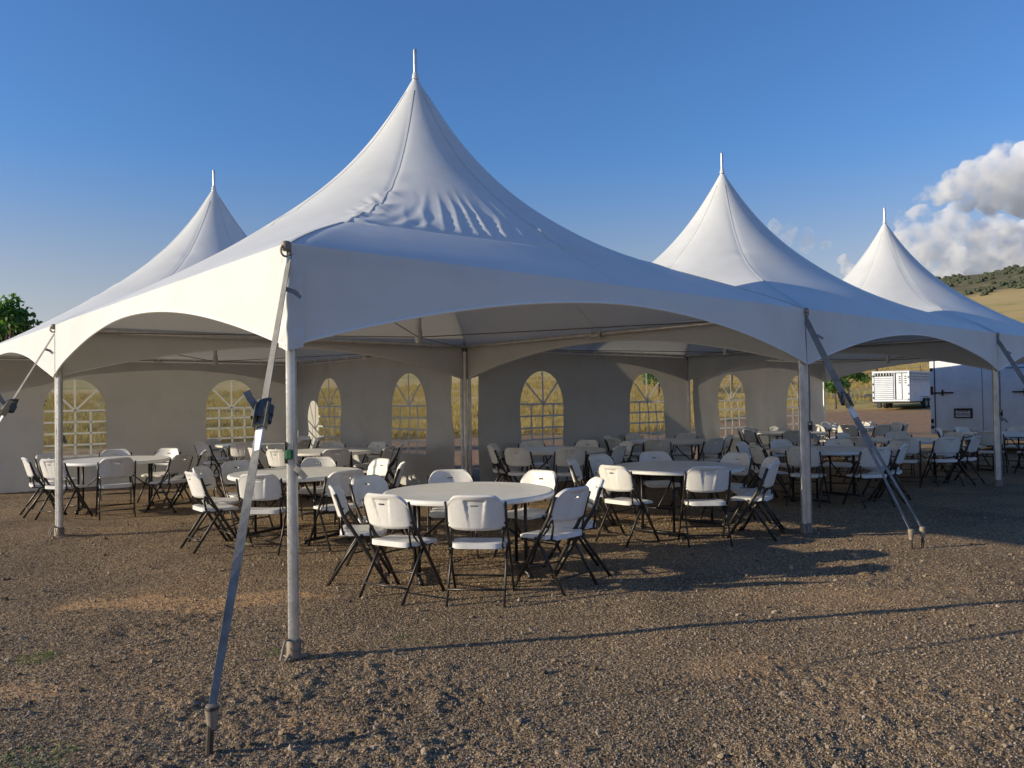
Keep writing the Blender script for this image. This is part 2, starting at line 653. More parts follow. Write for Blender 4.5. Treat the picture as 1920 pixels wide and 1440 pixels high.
def build_ground():
    na_f, na_b = 680, 60
    ang = np.concatenate([np.linspace(-48, 48, na_f, endpoint=False), np.linspace(48, 312, na_b, endpoint=False)])
    ang = np.radians(ang)
    rad = np.concatenate([[0.25], np.geomspace(0.6, 2.4, 24), np.geomspace(2.43, 9.0, 330), np.geomspace(9.1, 14, 50), np.geomspace(14.3, 140, 90), np.geomspace(144, 3600, 70)])
    A, D = np.meshgrid(ang, rad)
    X = D * np.sin(A)
    Y = D * np.cos(A)
    Z = terrain(X, Y) + near_relief(X, Y)
    nA, nR = len(ang), len(rad)
    v = np.stack([X, Y, Z], -1).reshape(-1, 3)
    i, j = np.meshgrid(np.arange(nR - 1), np.arange(nA), indexing='ij')
    jn = (j + 1) % nA
    f = np.stack([i * nA + j, i * nA + jn, (i + 1) * nA + jn, (i + 1) * nA + j], -1).reshape(-1, 4)[:, ::-1]
    me = bpy.data.meshes.new('ground')
    me.vertices.add(len(v))
    me.vertices.foreach_set('co', v.ravel())
    me.loops.add(f.size)
    me.loops.foreach_set('vertex_index', f.ravel().astype(np.int32))
    me.polygons.add(len(f))
    me.polygons.foreach_set('loop_start', np.arange(0, f.size, 4, dtype=np.int32))
    me.polygons.foreach_set('loop_total', np.full(len(f), 4, np.int32))
    me.polygons.foreach_set('use_smooth', np.ones(len(f), bool))
    me.update(calc_edges=True)
    # zones
    d = D.ravel()
    x, y = v[:, 0], v[:, 1]
    az = np.degrees(np.arctan2(x, y))
    vv = (x - N0.x) * VD.x + (y - N0.y) * VD.y          # distance behind the front line of tents
    uu = (x - N0.x) * UD.x + (y - N0.y) * UD.y
    nzv = fbm(x / 5, y / 5, 4, 40)
    w_mulch = sstep(vv + nzv * 1.2, 14.5, 17.0) * (1 - sstep(vv + nzv * 1.5, 24, 29))
    w_mulch = np.maximum(w_mulch, sstep(vv + nzv, 7.6, 9.0) * (1 - sstep(vv + nzv, 14, 17)) * sstep(uu, 7, 8))
    edge = np.where(az > 12, 43 + nzv * 2.5, 31 + nzv * 2)
    edge = 31 + 23 * sstep(az, 10, 20) + nzv * 2
    w_grass = sstep(d, edge, edge + 4)
    w_grass = np.maximum(w_grass, sstep(vv + nzv * 1.5, 24, 30) * (1 - sstep(az, 18, 26)))
    w_mulch = np.maximum(w_mulch, sstep(d, edge - 9, edge - 6) * (1 - w_grass) * sstep(az, 14, 18) * (1 - sstep(az, 23.5, 25.5)))
    band = np.sin(d / 9.0 + nzv * 0.8) * 0.5 + 0.5
    w_green = sstep(band, 0.45, 0.8) * sstep(d, 48, 60) * (1 - sstep(d, 230, 420))
    w_green = np.maximum(w_green, sstep(d, 120, 170) * (1 - sstep(d, 220, 330)) * 0.8)
    w_hill = sstep(d + fbm(x / 90, y / 90, 4, 50) * 60, 490, 560)
    w_hill = np.maximum(w_hill, 0.75 * sstep(-az, -12, 0) * sstep(d, 230, 300))
    w_clay = np.zeros_like(d)
    for cx, cy, rx, ry, k in ((-2.75, 6.25, 0.75, 0.26, 1.0), (-1.95, 6.4, 0.45, 0.2, 0.8), (-2.65, 4.35, 0.25, 0.12, 0.8), (-2.3, 5.0, 0.12, 0.08, 0.8), (1.3, 4.6, 0.5, 0.2, 0.4), (-1.0, 3.9, 0.3, 0.12, 0.5), (2.6, 6.1, 0.9, 0.3, 0.35)):
        q = np.hypot((x - cx) / rx, (y - cy) / ry) + 0.45 * fbm(x * 4, y * 4, 3, 91)
        w_clay = np.maximum(w_clay, k * (1 - sstep(q, 0.55, 1.15)))
    for nm, arr in (('w_clay', w_clay), ('w_mulch', w_mulch), ('w_grass', w_grass), ('w_green', w_green), ('w_hill', w_hill)):
        a = me.attributes.new(nm, 'FLOAT', 'POINT')
        a.data.foreach_set('value', arr.astype(np.float32))
    me.materials.append(M['ground'])
    o = bpy.data.objects.new('ground', me)
    col.objects.link(o)
    return structure(o)


ground = build_ground()


def ground_z(x, y):
    return float(terrain(x, y) + near_relief(np.array(x), np.array(y)))


# grey track crossing the field behind the yard
def build_track():
    mb = MB()
    pts = [(-60, 78), (-20, 74), (8, 70), (24, 66), (36, 60.5), (46, 53), (56, 44), (75, 30)]
    P = []
    for i in range(len(pts) - 1):
        for t in np.linspace(0, 1, 12, endpoint=False):
            P.append((pts[i][0] * (1 - t) + pts[i + 1][0] * t, pts[i][1] * (1 - t) + pts[i + 1][1] * t))
    vs, fs = [], []
    for i, (x, y) in enumerate(P):
        a = P[max(i - 1, 0)]
        b = P[min(i + 1, len(P) - 1)]
        t = Vector((b[0] - a[0], b[1] - a[1])).normalized()
        nrm = Vector((-t.y, t.x))
        for k in range(5):
            s_ = (k - 2) * 0.9
            px, py = x + nrm.x * s_, y + nrm.y * s_
            vs.append((px, py, float(terrain(px, py)) + 0.05))
    for i in range(len(P) - 1):
        for k in range(4):
            fs.append((i * 5 + k, i * 5 + k + 1, (i + 1) * 5 + k + 1, (i + 1) * 5 + k))
    return structure(mb.add(vs, fs).build('road', M['road']))


build_track()


# loose stones: points on the ground carrying little instanced stones
def build_gravel():
    n = 230000
    az = np.radians(rng.uniform(-46, 46, n))
    d = 2.0 * (11.5 / 2.0) ** (rng.random(n) ** 0.92)
    x = d * np.sin(az)
    y = d * np.cos(az)
    dens = 0.5 + 0.5 * vnoise(x * 1.3, y * 1.3, 77)
    keep = rng.random(n) < 0.35 + 0.65 * dens
    x, y = x[keep], y[keep]
    d = d[keep]
    z = terrain(x, y) + near_relief(x, y)
    n = len(x)
    size = 0.0021 + 0.0036 * rng.random(n) ** 2.2 + (rng.random(n) < 0.007) * rng.uniform(0.003, 0.012, n)
    size *= 0.85 + 0.05 * d
    me = bpy.data.meshes.new('gravel')
    me.vertices.add(n)
    me.vertices.foreach_set('co', np.stack([x, y, z + size * 0.15], -1).ravel())
    a = me.attributes.new('size', 'FLOAT', 'POINT')
    a.data.foreach_set('value', size.astype(np.float32))
    a = me.attributes.new('rnd0', 'FLOAT', 'POINT')
    a.data.foreach_set('value', rng.random(n).astype(np.float32))
    a = me.attributes.new('rot0', 'FLOAT_VECTOR', 'POINT')
    a.data.foreach_set('vector', (rng.random((n, 3)) * 6.28).astype(np.float32).ravel())
    o = bpy.data.objects.new('gravel', me)
    col.objects.link(o)
    g = bpy.data.node_groups.new('gravel_nodes', 'GeometryNodeTree')
    g.interface.new_socket('Geometry', in_out='INPUT', socket_type='NodeSocketGeometry')
    g.interface.new_socket('Geometry', in_out='OUTPUT', socket_type='NodeSocketGeometry')
    gi = g.nodes.new('NodeGroupInput')
    go = g.nodes.new('NodeGroupOutput')
    ico = g.nodes.new('GeometryNodeMeshIcoSphere')
    ico.inputs['Radius'].default_value = 1.0
    ico.inputs['Subdivisions'].default_value = 2
    tr = g.nodes.new('GeometryNodeTransform')
    tr.inputs['Scale'].default_value = (1.35, 1.0, 0.72)
    nzn = g.nodes.new('ShaderNodeTexNoise')
    nzn.inputs['Scale'].default_value = 1.1
    sub = g.nodes.new('ShaderNodeVectorMath')
    sub.operation = 'SUBTRACT'
    sub.inputs[1].default_value = (0.5, 0.5, 0.5)
    mul = g.nodes.new('ShaderNodeVectorMath')
    mul.operation = 'SCALE'
    mul.inputs['Scale'].default_value = 1.5
    setp = g.nodes.new('GeometryNodeSetPosition')
    g.links.new(nzn.outputs['Color'], sub.inputs[0])
    g.links.new(sub.outputs[0], mul.inputs[0])
    g.links.new(ico.outputs[0], setp.inputs['Geometry'])
    g.links.new(mul.outputs[0], setp.inputs['Offset'])
    g.links.new(setp.outputs[0], tr.inputs['Geometry'])
    mat = g.nodes.new('GeometryNodeSetMaterial')
    mat.inputs['Material'].default_value = M['stone']
    g.links.new(tr.outputs[0], mat.inputs['Geometry'])
    m2p = g.nodes.new('GeometryNodeMeshToPoints')
    g.links.new(gi.outputs[0], m2p.inputs[0])
    iop = g.nodes.new('GeometryNodeInstanceOnPoints')
    g.links.new(m2p.outputs[0], iop.inputs['Points'])
    g.links.new(mat.outputs[0], iop.inputs['Instance'])

    def nat(name, typ):
        k = g.nodes.new('GeometryNodeInputNamedAttribute')
        k.data_type = typ
        k.inputs[0].default_value = name
        return k.outputs[0]
    g.links.new(nat('size', 'FLOAT'), iop.inputs['Scale'])
    g.links.new(nat('rot0', 'FLOAT_VECTOR'), iop.inputs['Rotation'])
    st = g.nodes.new('GeometryNodeStoreNamedAttribute')
    st.data_type = 'FLOAT'
    st.domain = 'INSTANCE'
    st.inputs['Name'].default_value = 'rnd'
    g.links.new(iop.outputs[0], st.inputs['Geometry'])
    g.links.new(nat('rnd0', 'FLOAT'), st.inputs['Value'])
    g.links.new(st.outputs[0], go.inputs[0])
    md = o.modifiers.new('gravel', 'NODES')
    md.node_group = g
    tag(o, 'loose brown gravel scattered over the yard', 'gravel')
    o['kind'] = 'stuff'


build_gravel()

# ------------------------------------------------------------------ tents
HALF = 3.092
ZT = 2.52
ZP = 5.35


def roof_point(th, t, wr=None):
    sq = HALF / np.maximum(np.abs(np.cos(th)), np.abs(np.sin(th)))
    w = sstep(t, 0.28, 1.0)
    r_ = t * ((1 - w) * 3.585 + w * sq)
    prof = 0.49 * (1 - t) ** 3.8 + 0.51 * (1 - t) ** 0.90
    z = ZT + (ZP - ZT) * prof
    return r_ * np.cos(th), r_ * np.sin(th), z


def build_roof(name, parent, nth, nt_, wrinkle, seed):
    th = np.linspace(-math.pi / 4, 2 * math.pi - math.pi / 4, nth, endpoint=False)
    t = np.concatenate([[0.012], np.linspace(0.03, 1.0, nt_)])
    TH, TT = np.meshgrid(th, t)
    X, Y, Z = roof_point(TH, TT)
    # slack and seam puckers
    a = (TH - (-math.pi / 2))
    a = (a + math.pi) % (2 * math.pi) - math.pi       # 0 on the -y face, -pi/4 at the -x-y corner
    dz = 0.010 * vnoise(TH * 3, TT * 5, seed) * sstep(TT, 0.2, 0.5) * (1 - sstep(TT, 0.9, 1.0))
    # radial seams: slight valleys at the hips and mid faces
    for c in np.arange(0, 8) * math.pi / 4:
        dd = (TH - c + math.pi) % (2 * math.pi) - math.pi
        dz = dz - 0.010 * np.exp(-(dd * TT * 3 / 0.035) ** 2) * sstep(TT, 0.05, 0.2)
        pk = np.exp(-(dd * TT * 3 / 0.10) ** 2)
        dz = dz + pk * 0.018 * np.sin(TT * 60 + c * 3 + seed) * sstep(vnoise(TT * 9 + c, TT * 0 + c * 4, seed + 3), 0.15, 0.6) * sstep(TT, 0.15, 0.3) * (1 - sstep(TT, .65, .75))
    if wrinkle:
        win = sstep(TT + 0.05 * vnoise(a * 11, TT * 0, 13), 0.40, 0.68) * (1 - sstep(TT, 0.705 + 0.012 * vnoise(TH * 14, TH * 0, 3), 0.735 + 0.012 * vnoise(TH * 14, TH * 0, 3)))
        side = sstep(a, -1.05, -0.72) * (1 - 0.75 * sstep(a, -0.1, 0.35)) * (1 - sstep(a, 0.35, 0.75))
        q = a * 44 + 1.6 * vnoise(a * 9, TT * 6, 5) + (TT - 0.5) * 5.0
        folds = (1 - np.abs(np.sin(q))) ** 1.6 - 0.35
        amp = 0.45 + 0.9 * sstep(vnoise(a * 7, TT * 0, 8), -0.2, 0.5)
        fine = np.sin(a * 85 + (TT - 0.5) * 22 + 3 * vnoise(a * 12, TT * 9, 2)) * 0.26
        dz = dz + win * side * (folds * amp + fine) * 0.014
        # pocket puckers along the corner hip
        wr = np.random.default_rng(5)
        for q in range(16):
            t0 = 0.44 + 0.31 * (q + wr.uniform(-.3, .3)) / 15
            a0 = -0.785 + wr.uniform(-0.10, 0.07)
            du = (a - a0) * t0 * 3.0
            dv = (TT - t0) * 3.6
            ct, sn = math.cos(0.9), math.sin(0.9)
            p_, q_ = du * ct + dv * sn, -du * sn + dv * ct
            wl, ww_ = wr.uniform(0.08, 0.15), wr.uniform(0.026, 0.042)
            dz = dz + 0.011 * wr.uniform(.5, 1.1) * np.exp(-(p_ / wl) ** 2 - (q_ / ww_) ** 2) * np.cos(q_ / ww_ * 1.6 + 0.6)
        # crease under the folds
        dz = dz - 0.02 * side * np.exp(-((TT - 0.74) / 0.012) ** 2)
    Z = Z + dz
    v = np.stack([X, Y, Z], -1).reshape(-1, 3)
    nT = len(t)
    fs = []
    for i in range(nT - 1):
        for j in range(nth):
            jn = (j + 1) % nth
            fs.append((i * nth + j, (i + 1) * nth + j, (i + 1) * nth + jn, i * nth + jn))
    mb = MB()
    mb.v = [tuple(p) for p in v]
    mb.f = fs
    roof = mb.build(name, M['vinyl'], parent, True, 60)
    vv = v.reshape(nT, nth, 3)
    step = 2 if nT > 80 else 1
    for k in range(8):
        j = (k * nth) // 8
        c0, c1 = vv[2:, (j - 1) % nth], vv[2:, (j + 1) % nth]
        pts, sd = [], []
        for i in range(0, nT - 2, step):
            t_ = Vector(vv[min(i + 3, nT - 1), j] - vv[i + 1, j])
            s_ = Vector(c1[i] - c0[i]).normalized()
            n_ = t_.cross(s_).normalized()
            if n_.z < 0:
                n_ = -n_
            pts.append(Vector(vv[i + 2, j]) + n_ * 0.003)
            sd.append(s_)
        MB().ribbon(pts, 0.020, sd, 0.0025).build('seam', M['vinyl'], roof, True, 30)
    return roof


def valance_drop(s):
    return 0.165 + 0.455 * np.abs(2 * s - 1) ** 1.9


def build_valance(parent, k, seed):
    """side k of the tent; 0:-y 1:+x 2:+y 3:-x in tent axes"""
    rot = Matrix.Rotation(k * math.pi / 2, 3, 'Z')
    ns, nz_ = 72, 9
    S = np.linspace(0, 1, ns + 1)
    vs, fs = [], []
    hem = []
    for i, s in enumerate(S):
        dr = float(valance_drop(s))
        x = -HALF + 2 * HALF * s
        corner = math.exp(-min(s, 1 - s) / 0.035)
        for j in range(nz_ + 1):
            q = j / nz_
            fold = 0.012 * float(vnoise(s * 60, q * 2, seed + k)) * corner * q + 0.008 * float(vnoise(s * 8, q * 2, seed + k + 5)) * q
            y = -HALF - 0.004 - 0.03 * q * (1 - corner) + fold
            vs.append(rot @ Vector((x, y, ZT + 0.002 - dr * q)))
        hem.append(rot @ Vector((x, -HALF - 0.034 + 0.03 * corner + fold, ZT - dr)))
    for i in range(ns):
        for j in range(nz_):
            a = i * (nz_ + 1) + j
            fs.append((a, a + 1, a + nz_ + 2, a + nz_ + 1))
    o = MB().add(vs, fs).build('valance', M['vinyl'], parent, True, None)
    MB().tube(hem, 0.011, 6).build('hem', M['hem'], o)
    return o


def make_tent(i, j, label, fine, seed, front_corner):
    c = tp(i + .5, j + .5)
    t = empty('frame_tent', c, ANG)
    tag(t, label, 'tent', 'peaked frame tents')
    build_roof('roof', t, 720 if fine else 240, 130 if fine else 60, fine, seed)
    for k in range(4):
        build_valance(t, k, seed * 3)
    L = HALF - 0.038
    for sx in (-1, 1):
        for sy in (-1, 1):
            mb = MB()
            # grooved octagonal leg
            ring = []
            prof = []
            for q in range(16):
                a = 2 * math.pi * (q + .5) / 16
                rr = 0.034 if q % 4 not in (1, 2) else 0.0315
                prof.append((rr * math.cos(a), rr * math.sin(a)))
            vs = [(L * sx + p[0], L * sy + p[1], z) for z in (0.10, 2.42) for p in prof]
            fs = [(q, (q + 1) % 16, 16 + (q + 1) % 16, 16 + q) for q in range(16)] + [tuple(range(15, -1, -1)), tuple(range(16, 32))]
            mb.add(vs, fs)
            leg = mb.build('leg', M['alu'], t, True, 25)
            b = MB()
            b.cbox((L * sx - 0.02 * sx, L * sy - 0.02 * sy, 0.008), (0.11, 0.11, 0.014), 0.004)
            b.lathe([(0.044, 0.012), (0.044, 0.10), (0.041, 0.115), (0.034, 0.12)], 20, (L * sx, L * sy, 0))
            b.tube([(L * sx + 0.045 * math.cos(a), L * sy - 0.05 * sy * 0 - 0.047, 0.085 + 0.032 * math.sin(a)) for a in np.linspace(0, 6.28, 13)], 0.004, 6)
            b.tube([(L * sx - 0.03, L * sy, 0.12), (L * sx - 0.07, L * sy - 0.03, 0.125), (L * sx - 0.10, L * sy - 0.06, 0.09), (L * sx - 0.12, L * sy - 0.075, 0.03)], 0.007, 8)
            b.build('foot', M['dirtysteel'], leg, True, 35)
            f = MB()
            f.cbox((L * sx, L * sy, 2.43), (0.072, 0.072, 0.13), 0.015)
            f.build('corner_fitting', M['cable'], t, True, 35)
    for k in range(4):
        rot = Matrix.Rotation(k * math.pi / 2, 3, 'Z')
        MB().tube([rot @ Vector((-L, -L + 0.005, 2.455)), rot @ Vector((L, -L + 0.005, 2.455))], 0.030, 12).build('perimeter_tube', M['alu'], t)
        mb = MB()
        for s in (-0.02, 0.02):
            mb.box(rot @ Vector((s * 4, -L + 0.05, 2.44)), (0.02, 0.02, 0.12), rot.to_3x3())
        mb.cbox(rot @ Vector((0, -L + 0.045, 2.43)), (0.16, 0.06, 0.05), 0.01, rot)
        mb.build('tube_bracket', M['alu'], t)
        # cable from the corner to the floating mast
        cpt = rot @ Vector((-L, -L, 2.43))
        MB().tube([cpt, (0.03 * (1 if cpt.x > 0 else -1), 0.03 * (1 if cpt.y > 0 else -1), 2.29)], 0.006, 6).build('cable', M['cable'], t)
    MB().lathe([(0.03, 2.22), (0.045, 2.24), (0.045, 2.36), (0.036, 2.38), (0.036, 5.28)], 14).build('centre_mast', M['alu'], t)
    MB().lathe([(0.022, 5.20), (0.022, 5.63), (0.018, 5.645)], 12).build('finial', M['alu'], t)
    MB().lathe([(0.040, 5.29), (0.038, 5.32), (0.034, 5.345), (0.026, 5.37)], 20).build('peak_collar', M['vinyl'], t)
    # reinforcing hook ring at the outer corners
    for (sx, sy) in front_corner:
        mb = MB()
        mb.tube([(HALF * sx + 0.02 * sx + 0.03 * math.cos(a), HALF * sy + 0.02 * sy, 2.47 + 0.035 * math.sin(a)) for a in np.linspace(0, 6.28, 15)], 0.007, 6)
        mb.cbox((HALF * sx + 0.012 * sx, HALF * sy + 0.012 * sy, 2.50), (0.05, 0.05, 0.06), 0.008)
        mb.build('corner_ring', M['dirtysteel'], t)
    return t


tA = make_tent(0, 0, 'largest white high peaked tent standing at the front, wrinkled near its corner', True, 1, [(-1, -1), (1, -1), (-1, 1)])
tB = make_tent(0, 1, 'white peaked tent behind the left side of the front tent', False, 2, [(-1, -1)])
tC = make_tent(1, 0, 'white peaked tent next to the right of the front tent', False, 3, [(1, -1)])
tD = make_tent(2, 0, 'farthest white peaked tent at the right, in front of the hill', False, 4, [(1, -1)])


# crumpled corner flap on the near corner of the front tent
def corner_flap(parent):
    vs, fs = [], []
    nx, nz_ = 16, 40
    for i in range(nx + 1):
        s = i / nx * 2 - 1
        for j in range(nz_ + 1):
            q = j / nz_
            z = 2.44 - 0.545 * q - 0.03 * (1 - abs(s)) * (q > 0.98)
            # wraps the corner: s<0 along -x face, s>0 along -y face
            wid = 0.10 * min(1.0, 0.5 + 3 * q)
            bul = 0.016 + 0.005 * float(vnoise(s * 3, q * 9, 61)) + 0.003 * math.sin(q * 19 + s * 4)
            if s < 0:
                p = (-HALF - bul, -HALF - 0.01 + wid * (-s), z)
            else:
                p = (-HALF - 0.01 + wid * s, -HALF - bul - 0.012, z)
            if abs(s) < 0.3:
                k = 1 - abs(s) / 0.3
                p = (p[0] * (1 - k) + (-HALF - bul * 0.9) * k, p[1] * (1 - k) + (-HALF - bul * 0.9) * k, z)
            vs.append(p)
    for i in range(nx):
        for j in range(nz_):
            a = i * (nz_ + 1) + j
            fs.append((a, a + 1, a + nz_ + 2, a + nz_ + 1))
    MB().add(vs, fs).build('corner_flap', M['vinyl'], parent, True, None)


corner_flap(tA)


# ------------------------------------------------------------------ sidewalls with arched windows
def make_sidewall(p0, direction, length, label, seed, inward):
    """p0 start at ground, direction unit vector; inward = +1 when the inside is to the right of the direction"""
    root = empty('tent_sidewall', p0, math.atan2(direction.y, direction.x))
    tag(root, label, 'tent wall', 'sidewalls with arched windows')
    ZTOP = 2.40
    wins = [(0.98, 2.05), (3.98, 5.10)]
    ZB, ZS = 0.58, 1.46                        # sill and spring line

    def disp(x, z):
        low = max(0.0, 1 - z / 2.4)
        d = 0.035 * float(vnoise(x * 0.9, z * 0.5, seed)) + 0.030 * float(fbm(x * 1.6 + z * 1.3, z * 1.1 - x * .3, 3, seed + 4)) * (0.4 + low)
        # diagonal drag folds in the lower half
        d += 0.085 * (max(0.0, float(vnoise(x * 1.2 + z * 2.6, z * 3.0 - x * 1.5, seed + 7))) ** 1.5) * sstep(1 - z, 0.0, 0.6)
        d += 0.010 * float(vnoise(x * 9, z * .6, seed + 2)) * sstep(z, 1.9, 2.4)
        d += 0.06 * low * low * float(vnoise(x * 0.55, 0.3, seed + 9))
        return float(d)

    def arch(x):
        for a, b in wins:
            if a <= x <= b:
                c = (a + b) / 2
                h = (b - a) / 2
                return ZB, ZS + math.sqrt(max(0.0, 1 - ((x - c) / h) ** 2)) * (2.06 - ZS)
        return None
    xs = [0.0]

    def add_range(a, b, n, cosine=False):
        for i in range(1, n + 1):
            q = i / n
            if cosine:
                q = (1 - math.cos(math.pi * q)) / 2
            xs.append(a + (b - a) * q)
    add_range(0, wins[0][0], 10)
    add_range(*wins[0], 26, True)
    add_range(wins[0][1], wins[1][0], 20)
    add_range(*wins[1], 26, True)
    add_range(wins[1][1], length, 10)
    vs, fs = [], []

    def strip(xa, xb, za0, za1, zb0, zb1, n):
        o = len(vs)
        for q in range(n + 1):
            for (x, z0, z1) in ((xa, za0, za1), (xb, zb0, zb1)):
                z = z0 + (z1 - z0) * q / n
                vs.append((x, disp(x, z), z))
        for q in range(n):
            fs.append((o + q * 2, o + q * 2 + 1, o + q * 2 + 3, o + q * 2 + 2))
    for i in range(len(xs) - 1):
        xa, xb = xs[i], xs[i + 1]
        xm = (xa + xb) / 2
        w = arch(xm)
        ground_a, ground_b = -0.01, -0.01
        if w is None:
            strip(xa, xb, ground_a, ZTOP, ground_b, ZTOP, 22)
        else:
            a, b = [q for q in wins if q[0] <= xm <= q[1]][0]
            eps = 1e-6
            za = arch(min(max(xa, a + eps), b - eps))[1]
            zb = arch(min(max(xb, a + eps), b - eps))[1]
            strip(xa, xb, -0.01, ZB, -0.01, ZB, 6)
            strip(xa, xb, za, ZTOP, zb, ZTOP, 10)
    # merge duplicates for smooth shading
    mb = MB().add(vs, fs)
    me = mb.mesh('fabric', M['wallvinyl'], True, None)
    import bmesh
    bm = bmesh.new()
    bm.from_mesh(me)
    bmesh.ops.remove_doubles(bm, verts=bm.verts, dist=1e-4)
    bm.to_mesh(me)
    bm.free()
    o = bpy.data.objects.new('fabric', me)
    col.objects.link(o)
    o.parent = root
    # top rope and hangers
    MB().tube([(x, disp(x, ZTOP), ZTOP + 0.004) for x in np.linspace(0, length, 40)], 0.009, 6).build('top_rope', M['hem'], root)
    for x in np.linspace(0.15, length - 0.15, 9):
        MB().ribbon([(x, disp(x, ZTOP) + 0.005, ZTOP - 0.05), (x, disp(x, ZTOP) + 0.012, ZTOP + 0.02), (x + 0.015, disp(x, ZTOP) * .5, ZTOP + 0.10)],
                    0.035, (1, 0, 0), 0.004).build('hanger', M['hem'], root, False)
    for (a, b) in wins:
        c, h = (a + b) / 2, (b - a) / 2
        off = -0.003 * inward
        pv, pf = [], []
        cols = [a + (b - a) * (1 - math.cos(math.pi * q / 24)) / 2 for q in range(25)]
        for x in cols:
            zt = ZS + math.sqrt(max(0.0, 1 - ((x - c) / h) ** 2)) * (2.06 - ZS)
            for q in range(11):
                z = ZB + (zt - ZB) * q / 10
                pv.append((x, disp(x, z), z))
        for q in range(24):
            for k in range(10):
                s0 = q * 11 + k
                pf.append((s0, s0 + 11, s0 + 12, s0 + 1))
        w = MB().add(pv, pf).build('window', M['clear'], root, True, None)

        def bar(p, q, wd=0.035):
            n = 10
            pts = []
            for k in range(n + 1):
                x = p[0] + (q[0] - p[0]) * k / n
                z = p[1] + (q[1] - p[1]) * k / n
                pts.append((x, disp(x, z) + off * 2, z))
            d = Vector((q[0] - p[0], 0, q[1] - p[1])).normalized()
            MB().ribbon(pts, wd, (-d.z, 0, d.x), 0.003).build('muntin', M['muntin'], w, False)
        for z in (ZB + 0.02, ZB + 0.235, ZB + 0.45, ZB + 0.665, ZS):
            bar((a, z), (b, z))
        for x in (c - h / 2, c, c + h / 2):
            bar((x, ZB), (x, ZS))
        for aa in (45, 90, 135):
            ca, sa = math.cos(R(aa)), math.sin(R(aa))
            k = 1 / math.sqrt((ca / h) ** 2 + (sa / (2.06 - ZS)) ** 2)
            bar((c, ZS), (c + ca * k * .985, ZS + sa * k * .985))
    return root


IN = 0.10
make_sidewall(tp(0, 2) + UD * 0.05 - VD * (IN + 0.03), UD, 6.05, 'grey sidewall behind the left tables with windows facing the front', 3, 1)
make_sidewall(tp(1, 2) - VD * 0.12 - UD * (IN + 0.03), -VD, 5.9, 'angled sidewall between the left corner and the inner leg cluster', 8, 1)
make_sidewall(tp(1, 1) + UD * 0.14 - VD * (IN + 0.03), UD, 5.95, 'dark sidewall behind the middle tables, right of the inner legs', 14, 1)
make_sidewall(tp(2, 1) + UD * 0.08 - VD * (IN + 0.03), UD, 5.85, 'farthest sidewall on the right, creased, ending beside the trailer view', 22, 1)


